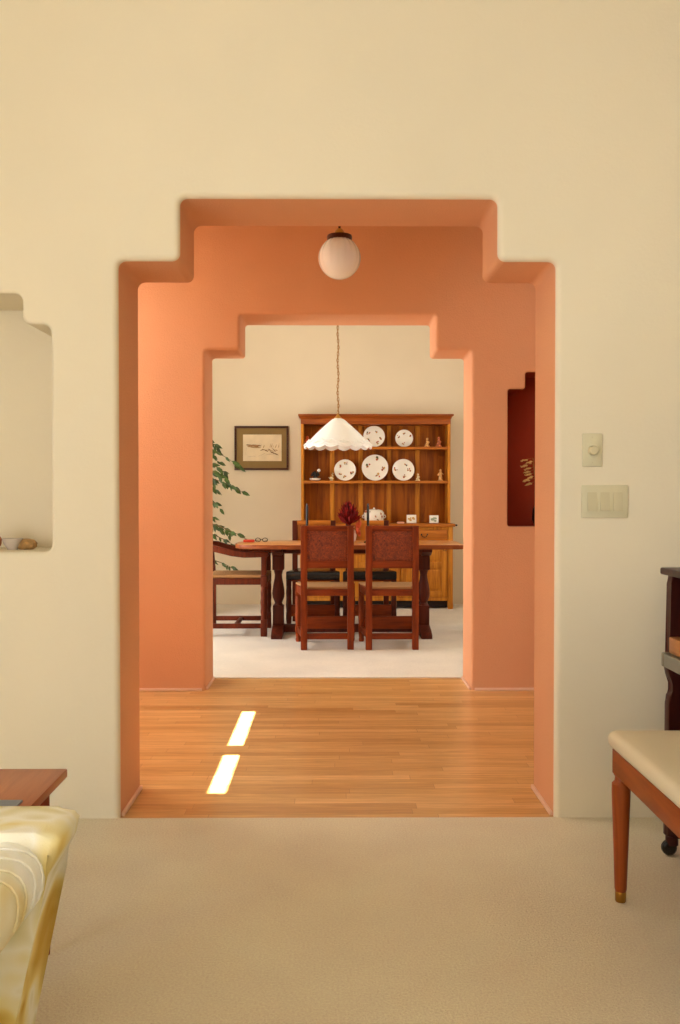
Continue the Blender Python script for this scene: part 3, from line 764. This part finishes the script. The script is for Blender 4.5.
# figurines
def figurine(px, z, hh, label, col, kind=0, Yf=9.42):
    x = at(px, 450, Yf).x; bm = B(); s = hh/.1
    if kind == 0:      # standing robed figure
        lathe(bm, [(0, 0), (.022, 0), (.023, .008), (.016, .012), (.018, .03), (.013, .05), (.016, .066), (.012, .074), (.005, .078)], seg=14)
        ball(bm, (0, 0, .088), .0115, (1, 1, 1.1)); tube(bm, [(-.014, 0, .066), (-.022, -.006, .05), (-.010, -.014, .045)], [.005, .005, .004], 6)
        tube(bm, [(.014, 0, .066), (.023, -.004, .055), (.016, -.014, .062)], [.005, .005, .004], 6)
    elif kind == 1:    # seated figure on a mound
        lathe(bm, [(0, 0), (.03, 0), (.03, .01), (.02, .022), (.014, .03)], seg=14, mod=None)
        tube(bm, [(0, 0, .018), (.004, 0, .045), (0, 0, .07)], [.018, .014, .009], 10)
        ball(bm, (.002, -.002, .083), .012); tube(bm, [(0, -.008, .028), (-.018, -.02, .03), (-.022, -.022, .012)], [.008, .007, .005], 6)
        tube(bm, [(.01, 0, .062), (.022, -.01, .05), (.012, -.018, .04)], [.005, .005, .004], 6)
    else:              # bird-like long-necked figure
        lathe(bm, [(0, 0), (.02, 0), (.02, .006), (.008, .012)], seg=12)
        ball(bm, (0, 0, .03), .02, (1.1, .7, .9)); tube(bm, [(.008, 0, .035), (.016, 0, .055), (.006, 0, .075), (.012, 0, .088)], [.011, .007, .006, .007], 8)
        tube(bm, [(.012, 0, .088), (.026, 0, .084)], [.006, .001], 6); tube(bm, [(-.012, 0, .03), (-.034, 0, .042)], [.01, .003], 6)
    for v in bm.verts: v.co *= s
    o = obj('figurine', bm, col); o.location = (x, Yf, z+.005)
    return tag(o, label, 'figurine', 'small ornaments on the hutch shelves')
TAN = plain('tan_ceramic', srgb(214, 160, 92), .35, var=.4, vscale=60); CRM = plain('cream_ceramic', srgb(232, 204, 150), .35, var=.3, vscale=50)
REDC = plain('red_tan_ceramic', srgb(196, 110, 66), .35, var=.6, vscale=45)
figurine(307.5, s1z, .12, 'orange figurine at the left of the top shelf beside the lampshade edge', plain('orange_ceramic', srgb(214, 96, 40), .4), 0)
figurine(427, s1z, .105, 'tan figurine on the top shelf next to the smallest plate', TAN, 1)
figurine(438.5, s1z, .115, 'red and cream figurine at the right end of the top shelf', REDC, 1)
figurine(331.5, s2z, .095, 'slim yellow bird figurine left of the left plate on the middle shelf', CRM, 2)
figurine(417.8, s2z, .085, 'small cream figurine just right of the right plate on the middle shelf', CRM, 1)
figurine(440.5, s2z, .125, 'standing tan figurine at the right end of the middle shelf', TAN, 0)
# basket of dark foliage with a white blossom
x = at(315, 470, 9.42).x
t = thing('potted_ornament', 'dark leafy ornament with one white blossom in a white dish on the middle shelf', 'ornament', (x, 9.42, s2z+.005))
bm = B(); lathe(bm, [(0, 0), (.03, 0), (.055, .012), (.06, .03), (.052, .028), (0, .016)], seg=18, mod=None); obj('dish', bm, CHINA, t)
bm = B()
for k in range(40):
    a = random.uniform(0, 2*PI); r = random.uniform(0, .04); ball(bm, (r*math.cos(a), r*math.sin(a)*.7, .03+random.uniform(0, .07)*(1-r*8)), .011, (1, .5, 1.3), 6, 4)
obj('foliage', bm, plain('dark_foliage', srgb(34, 22, 14), .7, var=.3), t)
bm = B(); tube(bm, [(.01, 0, .03), (.03, -.01, .08), (.04, -.01, .105)], .002, 5); obj('stem', bm, plain('green_stem', srgb(70, 74, 30), .6), t)
bm = B(); ball(bm, (.041, -.01, .112), .014)
for k in range(6): ball(bm, (.041+.010*math.cos(k*PI/3), -.012, .112+.010*math.sin(k*PI/3)), .008, u=8, v=6)
obj('blossom', bm, CHINA, t)
# counter items
t = thing('tureen', 'white flowered lidded tureen on the hutch counter behind the black candle', 'tureen', (at(374, 515, 9.36).x, 9.36, cz+.003))
bm = B(); lathe(bm, [(0, 0), (.075, 0), (.085, .006), (.098, .03), (.103, .06), (.103, .09), (.10, .1)], seg=32); obj('bowl', bm, FLORAL, t)
bm = B(); lathe(bm, [(.106, .096), (.103, .112), (.085, .134), (.04, .146), (0, .148)], seg=32); l = obj('lid', bm, FLORAL, t)
bm = B(); ball(bm, (0, 0, .153), .011); obj('knob', bm, CHINA, l)
for s in (-1, 1):
    bm = B(); torus(bm, Matrix.Translation((s*.106, 0, .07)), .015, .005, 12, 6); obj('handle', bm, CHINA, t)
def card(px, w, label, col):
    t = thing('picture_card', label, 'card', (at(px, 515, 9.34).x, 9.34, cz+.003), group='small cards standing on the hutch counter')
    R_ = Matrix.Rotation(-.15, 4, 'X')
    bm = B(); box(bm, -w, w, -.006, .004, 0, w*1.75, .002)
    for v in bm.verts: v.co = R_ @ v.co
    obj('frame', bm, CHINA, t)
    bm = B(); 
    for k in range(9):
        cx, cz_ = random.uniform(-.6, .6)*w, (random.uniform(.5, 1.2))*w; s = w*random.uniform(.12, .25)
        vs = [bm.verts.new(R_ @ Vector((cx+s*math.cos(u)*1.3, -.0075-.0002*k, cz_+s*math.sin(u)))) for u in [2*PI*i/7 for i in range(7)]]; bm.faces.new(vs)
    obj('picture', bm, col, t, 0)
    bm = B(); box(bm, -.01, .01, .006, .045, 0, .03, .003); obj('easel_foot', bm, CHINA, t)
card(411.5, .05, 'small framed card with a gold picture on the hutch counter', DECO[3])
card(434, .047, 'small white card with a faint green mark at the right of the hutch counter', plain('pale_green_ink', srgb(150, 160, 130), .6))
bm = B(); box(bm, at(311, 520, 9.25).x, at(323, 520, 9.25).x, 9.2, 9.29, cz+.003, cz+.03, .006)
tag(obj('folded_napkin', bm, plain('pink_cloth', srgb(232, 176, 150), .9)), 'folded pink napkins at the left of the hutch counter', 'napkin')
bm = B(); box(bm, at(397, 521, 9.25).x, at(404, 521, 9.25).x, 9.2, 9.28, cz+.003, cz+.02, .005)
tag(obj('small_pink_box', bm, plain('pink_box', srgb(232, 170, 140), .7)), 'small low pink box right of the tureen on the hutch counter', 'box')

# ------------------------------------------------------------------ framed picture
a = at(234.5, 470, YB-.02); b2 = at(288.5, 426, YB-.02); w, h = (b2.x-a.x)/2, (b2.z-a.z)/2
t = thing('framed_picture', 'brown framed landscape drawing with a wide olive mat on the dining wall', 'picture', ((a.x+b2.x)/2, YB, (a.z+b2.z)/2))
fm = wood('picture_frame_wood', srgb(50, 22, 14), srgb(84, 40, 22), 'X', .4)
bm = B(); fw = .022
for (xa, xb, za, zb2) in ((-w, w, h-fw, h), (-w, w, -h, -h+fw), (-w, -w+fw, -h+fw, h-fw), (w-fw, w, -h+fw, h-fw)): box(bm, xa, xb, -.028, -.003, za, zb2, .004)
obj('frame', bm, fm, t)
bm = B(); box(bm, -w+.01, w-.01, -.012, -.004, -h+.01, h-.01); obj('mat', bm, plain('olive_mat', srgb(140, 112, 64), .9, var=.04), t)
a = at(243, 461, YB-.02); b2 = at(281.5, 434.5, YB-.02); cx, czz = t.location.x, t.location.z
bm = B(); box(bm, a.x-cx, b2.x-cx, -.0145, -.012, a.z-czz, b2.z-czz); p = obj('print', bm, plain('cream_paper', srgb(228, 208, 172), .8, var=.08, vscale=9), t)
bm = B(); rnd = random.Random(5)
pc = [((a.x+b2.x)/2-cx), ((a.z+b2.z)/2-czz)]; pw, ph = (b2.x-a.x)/2, (b2.z-a.z)/2
def stroke(x_a, z_a, x_b, z_b, th, mi):
    P = Vector((pc[0]+x_a*pw, 0, pc[1]+z_a*ph)); Q = Vector((pc[0]+x_b*pw, 0, pc[1]+z_b*ph)); n = 6; up, dn = [], []
    stroke.k += 1; y = -.0148-.00005*stroke.k
    for i in range(n+1):
        q = P.lerp(Q, i/n); tt = th*rnd.uniform(.4, 1.1)*(1 if 0 < i < n else .3); off = rnd.uniform(-.003, .003)
        up.append(Vector((q.x, y, q.z+tt+off))); dn.append(Vector((q.x, y, q.z-tt+off)))
    f = bm.faces.new([bm.verts.new(v) for v in up+dn[::-1]]); f.material_index = mi
stroke.k = 0
for k in range(10): stroke(-.85+rnd.uniform(0, .2), rnd.uniform(.0, .25), -.1+rnd.uniform(-.2, .1), rnd.uniform(-.05, .2), .006, k % 2)
for k in range(3): stroke(-.82+.1*k, .05, -.86+.12*k, -.5+.12*k, .004, 0)
for k in range(8): stroke(-.1+.1*k, rnd.uniform(-.2, .0), .1+.1*k, rnd.uniform(-.35, -.1), .005, k % 2)
for k in range(14): x_ = rnd.uniform(-.2, .85); stroke(x_, .0, x_+.06, rnd.uniform(.15, .4), .008, 1+(k % 2))
for k in range(6): x_ = rnd.uniform(-.8, .5); stroke(x_, rnd.uniform(-.7, -.4), x_+.4, rnd.uniform(-.75, -.4), .002, 2)
stroke(.4, -.3, .85, -.55, .007, 0)
obj('drawing', bm, None, p, 0, [plain('sepia_ink', srgb(110, 70, 34), .8), plain('light_sepia_ink', srgb(166, 124, 76), .8), plain('grey_wash', srgb(196, 172, 138), .8)])

# ------------------------------------------------------------------ ficus
px_ = -1.42; py_ = 8.75
t = thing('potted_ficus', 'leafy green weeping fig tree half hidden behind the arch at the left', 'plant', (px_, py_, .002))
bm = B(); lathe(bm, [(0, 0), (.13, 0), (.14, .02), (.17, .26), (.185, .27), (.185, .3), (.165, .3), (.155, .27), (0, .26)], seg=28); obj('pot', bm, plain('clay_planter', srgb(170, 92, 52), .7), t)
bt = B(); bl = B(); rnd = random.Random(11)
tube(bt, [(0, 0, .2), (.02, 0, .7), (-.01, .02, 1.2), (.02, 0, 1.6), (0, 0, 1.8)], [.022, .019, .015, .01, .005], 8)
def leaf(p, d, L):
    d = d.normalized(); s = d.cross(Vector((rnd.uniform(-.4, .4), rnd.uniform(-1, -.2), rnd.uniform(-.3, .5)))).normalized(); n = s.cross(d)
    W = L*.2
    q = [p, p+d*L*.3+s*W, p+d*L*.65+s*W*.8-n*L*.03, p+d*L-n*L*.1, p+d*L*.65-s*W*.8-n*L*.03, p+d*L*.3-s*W]
    vs = [bl.verts.new(v) for v in q]; mid = bl.verts.new(p+d*L*.5+n*L*.05)
    for i in range(6): bl.faces.new([vs[i], vs[(i+1) % 6], mid])
def branch(p, e, n):
    c = (p+e)/2+Vector((0, 0, .1)); pts = [p.lerp(c, k/4).lerp(c.lerp(e, k/4), k/4) for k in range(5)]
    tube(bt, pts, [.007, .006, .005, .003, .0015], 5)
    for k in range(n):
        f = rnd.uniform(.3, 1.0); q = p.lerp(c, f).lerp(c.lerp(e, f), f)
        d = (e-p).normalized()*.6+Vector((rnd.uniform(-.6, .6), rnd.uniform(-.6, .6), rnd.uniform(-.9, .0)))
        leaf(q, d, rnd.uniform(.055, .10))
# branches reaching into view, at heights where the photo shows foliage
for (ex, ey, ez, n) in [(.27, -.05, 1.56, 14), (.50, 0, 1.46, 15), (.40, -.12, 1.33, 20), (.52, .0, 1.22, 20), (.36, .1, 1.40, 12), (.33, -.1, 1.05, 10), (.28, 0, .92, 6),
                        (.42, .05, .78, 12), (.60, -.05, .74, 16), (.52, .06, .64, 14), (.45, .1, .45, 12), (.3, 0, .4, 8), (.3, .1, 1.5, 16), (.26, 0, 1.3, 16), (.3, .1, 1.2, 16), (.25, 0, .7, 12), (.3, .1, 1.62, 10)]:
    branch(Vector((0, 0, ez+.1+rnd.uniform(-.05, .1))), Vector((ex, ey, ez-.02)), n)
for k in range(26):
    a = rnd.uniform(PI*.55, PI*1.45); r = rnd.uniform(.25, .5); z = rnd.uniform(.55, 1.7)
    branch(Vector((0, 0, z)), Vector((r*math.cos(a), r*math.sin(a), z+rnd.uniform(-.05, .1))), 12)
obj('trunk', bt, plain('grey_brown_bark', srgb(120, 92, 60), .8), t)
obj('foliage', bl, plain('ficus_green', srgb(62, 84, 26), .4, var=.6, vscale=9), t, 0)

# ------------------------------------------------------------------ piano bench
f = at(619.5, 905, z=0)
t = thing('piano_bench', 'padded cream piano bench with cherry apron and tapered legs before the dark piano', 'bench', (f.x, f.y, 0))
BW, BL = .36, .78; SZ = .487
ox, oy = -.022, .06
bm = B(); box(bm, ox, ox+BW, oy-BL, oy, SZ-.055, SZ-.005, .022, 5)
for v in bm.verts:
    u = (v.co.x-ox)/BW; w_ = (oy-v.co.y)/BL
    if v.co.z > SZ-.02: v.co.z += .016*math.sin(PI*min(1, max(0, u)))*math.sin(PI*min(1, max(0, w_)))
bmesh.ops.subdivide_edges(bm, edges=[e for e in bm.edges if e.calc_length() > .2], cuts=6, use_grid_fill=True)
obj('cushion', bm, CUSH, t)
ax, ay = ox+.012, oy-.018
bm = B(); box(bm, ax, ox+BW-.018, ay-BL+.036, ay, SZ-.125, SZ-.055, .003); obj('apron', bm, BENCHW, t)
for (lx_, ly_) in ((ax+.02, ay-.02), (ox+BW-.04, ay-.02), (ax+.02, ay-BL+.058), (ox+BW-.04, ay-BL+.058)):
    bm = B(); lathe(bm, [(0, 0), (.012, 0), (.0145, .003), (.0145, .03), (.016, .033), (.017, .04), (.026, SZ-.17), (.0255, SZ-.15), (.018, SZ-.142), (.017, SZ-.13), (.021, SZ-.125)], (lx_, ly_, 0), 20)
    l = obj('leg', bm, BENCHL, t)
    bm = B(); lathe(bm, [(.0, -.0), (.0135, 0), (.0155, .003), (.0155, .028), (.0145, .031)], (lx_, ly_, 0.0005), 20); obj('brass_ferrule', bm, BRASS, l)

# ------------------------------------------------------------------ piano (keyboard faces left, far end by the wall)
f = at(669.5, 857.5, z=0)
PX, PY = at(668.5, 640, f.y).x, f.y
t = thing('upright_piano', 'dark mahogany piano at the right edge with its keyboard facing the bench', 'piano', (PX, PY, 0))
pt_ = at(666, 568.5, PY).z
D = XR-.02-PX; L = 1.42
def end_panel(y0, y1):
    bm = B()
    zk = at(666, 668, PY).z; zn = at(668, 689, PY).z
    prof = [(.0, .065), (.05, .06), (.12, .02), (D, .02), (D, pt_-.02), (.012, pt_-.02), (.008, pt_-.05), (.008, zk+.05), (0, zk+.04), (-.002, zk)]
    prof += [(.004, zn+.04), (.018, zn+.015), (.018, zn-.01), (.006, zn-.025), (0.004, zn-.05)]
    prism(bm, prof, lambda x, z: Vector((x, y0, z)), lambda x, z: Vector((x, y1, z)), .004)
    return obj('end_panel', bm, MAHOG, t)
end_panel(-.0, .04); end_panel(-L, -L+.04)
bm = B(); box(bm, -.010, D, -L-.012, .052, pt_-.022, pt_, .005); obj('lid', bm, MAHOG, t)
bm = B(); box(bm, .26, D, -L+.04, 0, .12, pt_-.022, .003); obj('case', bm, MAHOG, t)
kz = at(669, 653, PY).z
CHEEK = wood('cheek_wood', srgb(150, 92, 44), srgb(190, 128, 70), 'Y', .35)
SLIP = plain('key_slip_reflection', srgb(104, 104, 90), .3, coat=.4)  # grey-green is the window's reflection put into the key bed's colour
bm = B(); box(bm, -.016, .27, -L+.04, .0, kz-.045, kz, .006); box(bm, -.016, .02, -.002, .02, kz-.045, kz, .004); obj('key_bed', bm, SLIP, t)
for ya_, yb_ in ((-.12, 0), (-L+.04, -L+.16)):
    bm = B(); box(bm, .001, .26, ya_, yb_, kz, kz+.052, .004); obj('cheek_block', bm, CHEEK, t)
IVORY = plain('ivory', srgb(232, 222, 196), .3)
nk = 44; kw = (L-.32)/nk
for k in range(nk):
    y = -L+.165+k*kw; bm = B(); box(bm, .025, .17, y+.0006, y+kw-.0006, kz, kz+.02, 0); obj('white_key', bm, IVORY, t, 0)
for k in range(nk-1):
    if k % 7 in (2, 6): continue
    y = -L+.165+(k+1)*kw; bm = B(); box(bm, .075, .17, y-.006, y+.006, kz+.018, kz+.032, 0); obj('black_key', bm, BLACK, t, 0)
bm = B(); prism(bm, [(.17, kz), (.26, kz), (.26, kz+.13), (.2, kz+.11)], lambda x, z: Vector((x, -L+.04, z)), lambda x, z: Vector((x, 0, z)), .003); obj('fallboard', bm, MAHOG, t)
bm = B(); prism(bm, [(.2, kz+.12), (.23, kz+.12), (.26, pt_-.04), (.235, pt_-.04)], lambda x, z: Vector((x, -L+.4, z)), lambda x, z: Vector((x, -.38, z)), .003); obj('music_desk', bm, MAHOG, t)
for yy in (.02, -L+.02):
    bm = B(); tube(bm, [(.022, yy, .035), (.022, yy, .075)], .02, 12); tube(bm, [(.022, yy, .07), (.024, yy, .16)], [.026, .024], 12); l = obj('leg', bm, MAHOG, t)
    bm = B(); lathe(bm, [(0, -.012), (.018, -.012), (.024, -.006), (.024, .006), (.018, .012), (0, .012)], (.013, yy, .0245), 18, RX); obj('caster', bm, BLACK, l)
for k in (-1, 0, 1):
    bm = B(); prism(bm, [(.1, .05), (.27, .07), (.27, .085), (.1, .062)], lambda x, z: Vector((x, -L/2+k*.07-.014, z)), lambda x, z: Vector((x, -L/2+k*.07+.014, z)), .003); obj('pedal', bm, BRASS, t)

# ------------------------------------------------------------------ end table
ft = at(44.5, 955, z=0)
zt_ = .455
c = at(67.5, 768.5, z=zt_)
t = thing('end_table', 'low reddish wood end table behind the yellow floral armchair', 'table', (c.x, c.y, 0))
TW, TL = .5, .45
bm = B(); box(bm, -TW, 0, -TL, 0, zt_-.022, zt_, .003)
o = obj('table_top', bm, None, t, 40, [ENDT, ENDTE])
for p in o.data.polygons:
    if abs(p.normal.z) < .7: p.material_index = 1
bm = B(); box(bm, -TW+.1, -.1, -TL+.1, -.1, zt_-.06, zt_-.022, .003); obj('apron', bm, ENDTE, t)
for (a_, b_) in ((-.045, -.045), (-TW+.045, -.045), (-.045, -TL+.045), (-TW+.045, -TL+.045)):
    bm = B(); lathe(bm, [(0, 0), (.012, 0), (.013, .02), (.013, zt_-.07), (.013, zt_-.021)], (a_, b_, 0), 12); obj('leg', bm, ENDTE, t)
p = at(6, 803.5, z=zt_)
bm = B(); box(bm, p.x-.16, p.x+.035, p.y-.25, p.y+.008, zt_+.001, zt_+.006, .001)
tag(obj('magazine', bm, plain('blue_grey_cover', srgb(110, 122, 140), .4, var=.1)), 'blue grey magazine lying on the low end table', 'magazine')

# ------------------------------------------------------------------ floral armchair (faces the camera side)
YA = 1.52
q = at(76, 815, YA+.06); q2 = at(30, 1010, YA-.05)
t = thing('floral_armchair', 'yellow and white floral upholstered armchair at the bottom left corner', 'armchair', (0, YA, 0))
zt2 = at(40, 806, YA+.06).z
xr_t, xr_b = q.x, q2.x-.048
wA = .8
def P_(x, z): return x, z
out = [(xr_b, .09), (xr_t-.030, zt2-.10), (xr_t+.004, zt2-.04), (xr_t+.010, zt2-.014), (xr_t, zt2-.003), (xr_t-.03, zt2), (xr_t-.22, zt2), (xr_t-wA/2, zt2+.012)]
mx_ = xr_t-wA/2
full = out+[(2*mx_-x, z) for x, z in out[-2::-1]]
bm = B(); prism(bm, full, lambda x, z: Vector((x, -.07, z)), lambda x, z: Vector((x, .06, z)), .014, 3); obj('backrest', bm, UPH, t, 60)
bm = B(); box(bm, 2*mx_-xr_b+.03, xr_b-.03, -.68, -.05, .1, .3, .03, 3); obj('base', bm, UPH, t, 60)
bm = B(); box(bm, 2*mx_-xr_b+.14, xr_b-.14, -.70, -.09, .3, .44, .045, 4); obj('seat_cushion', bm, UPH, t, 60)
bm = B(); box(bm, 2*mx_-xr_b+.14, xr_b-.14, -.2, -.06, .42, zt2-.02, .05, 4); obj('back_cushion', bm, UPHW, t, 60)
for s in (1, -1):
    bm = B()
    ac = [xr_t-.075, zt2-.075]
    poly = []
    for k in range(15):
        a_ = -.55+PI*1.35*k/14; rr_ = .062*(1+.0*k); poly.append((ac[0]+rr_*math.cos(a_), ac[1]+rr_*math.sin(a_)))
    poly += [(xr_b-.11, ac[1]-.12), (xr_b-.10, .1), (xr_b-.01, .1), (xr_b+.005, ac[1]-.12)]
    if s < 0: poly = [(2*mx_-x, z) for x, z in poly]
    prism(bm, poly, lambda x, z: Vector((x, -.66, z)), lambda x, z: Vector((x, -.05, z)), .012, 3); obj('arm', bm, UPHW, t, 60)
    bm = B()     # gathered pleats round the arm roll
    cx_ = ac[0] if s > 0 else 2*mx_-ac[0]
    for y_ in (-.09, -.125, -.165, -.2):
        pts = [(cx_+s*.0635*math.cos(a_), y_+.012*math.sin(3*a_), ac[1]+.0635*math.sin(a_)) for a_ in [-.3+PI*1.1*k/14 for k in range(15)]]
        tube(bm, pts, .0022, 6)
    obj('pleat_piping', bm, UPHW, t, 60)
for (a_, b_) in ((xr_b-.07, -.03), (xr_b-.07, -.62), (2*mx_-xr_b+.07, -.03), (2*mx_-xr_b+.07, -.62)):
    bm = B(); lathe(bm, [(0, 0), (.016, 0), (.024, .11)], (a_, b_, 0), 12); obj('leg', bm, DARKW, t)

# ------------------------------------------------------------------ light
def area(name, loc, rot, sx, sy, power, col):
    l = bpy.data.lights.new(name, 'AREA'); l.shape = 'RECTANGLE'; l.size = sx; l.size_y = sy; l.energy = power; l.color = col
    o = bpy.data.objects.new(name, l); COL.objects.link(o); o.location = loc; o.rotation_euler = rot; return o
# daylight standing in the window openings (just outside each), then the added fill lamps
area('daylight_window_1', (XL-.25, -.97, 1.0), (0, -PI/2, 0), 2.0, 2.15, 168, (.63, .79, 1.0))
area('daylight_window_2', (-1.1, -2.5, 1.9), (PI/2, 0, 0), 2.6, 2.0, 49, (1, .82, .62))
area('daylight_window_3', (HXL-.25, 4.45, 1.6), (0, -PI/2, 0), 1.4, 1.1, 5, (1, .97, .92))
area('daylight_window_4', (DXL-.25, 6.8, 1.55), (0, -PI/2, 0), 2.1, 1.8, 98, (.97, .98, 1))
area('fill_window_light', (DXR+.25, 7.4, 1.75), (0, PI/2, 0), 1.5, 2.0, 36, (1, .95, .86))  # added fill for the right part of the dining back wall
area('fill_well_left', (-1.7, 4.25, ZH+.45), (0, 0, 0), .7, 1.0, 41, (.95, .96, 1))  # lamp under the lid of the closed left shaft, lights the upper hall wall
area('fill_well_right', (1.7, 4.25, ZH+.45), (0, 0, 0), .7, 1.0, 9, (.95, .96, 1))  # added fill lamp in the closed right shaft
s = bpy.data.lights.new('sun', 'SUN'); s.energy = 60; s.angle = .006; s.color = (1, .95, .85)
so = bpy.data.objects.new('sun', s); COL.objects.link(so); so.location = (0, 4, 6)
so.rotation_euler = Vector((DX, DY, -ZH)).to_track_quat('-Z', 'Y').to_euler()
w = bpy.data.worlds.new('sky'); scene.world = w; w.use_nodes = True
bg = w.node_tree.nodes['Background']
sky = w.node_tree.nodes.new('ShaderNodeTexSky'); sky.sky_type = 'HOSEK_WILKIE'
sky.sun_direction = (-DX, -DY, ZH); sky.turbidity = 3
w.node_tree.links.new(sky.outputs[0], bg.inputs['Color']); bg.inputs['Strength'].default_value = .8

vs_ = scene.view_settings
vs_.view_transform = 'Standard'; vs_.look = 'None'; vs_.gamma = 1; vs_.use_curve_mapping = False; vs_.exposure = .0
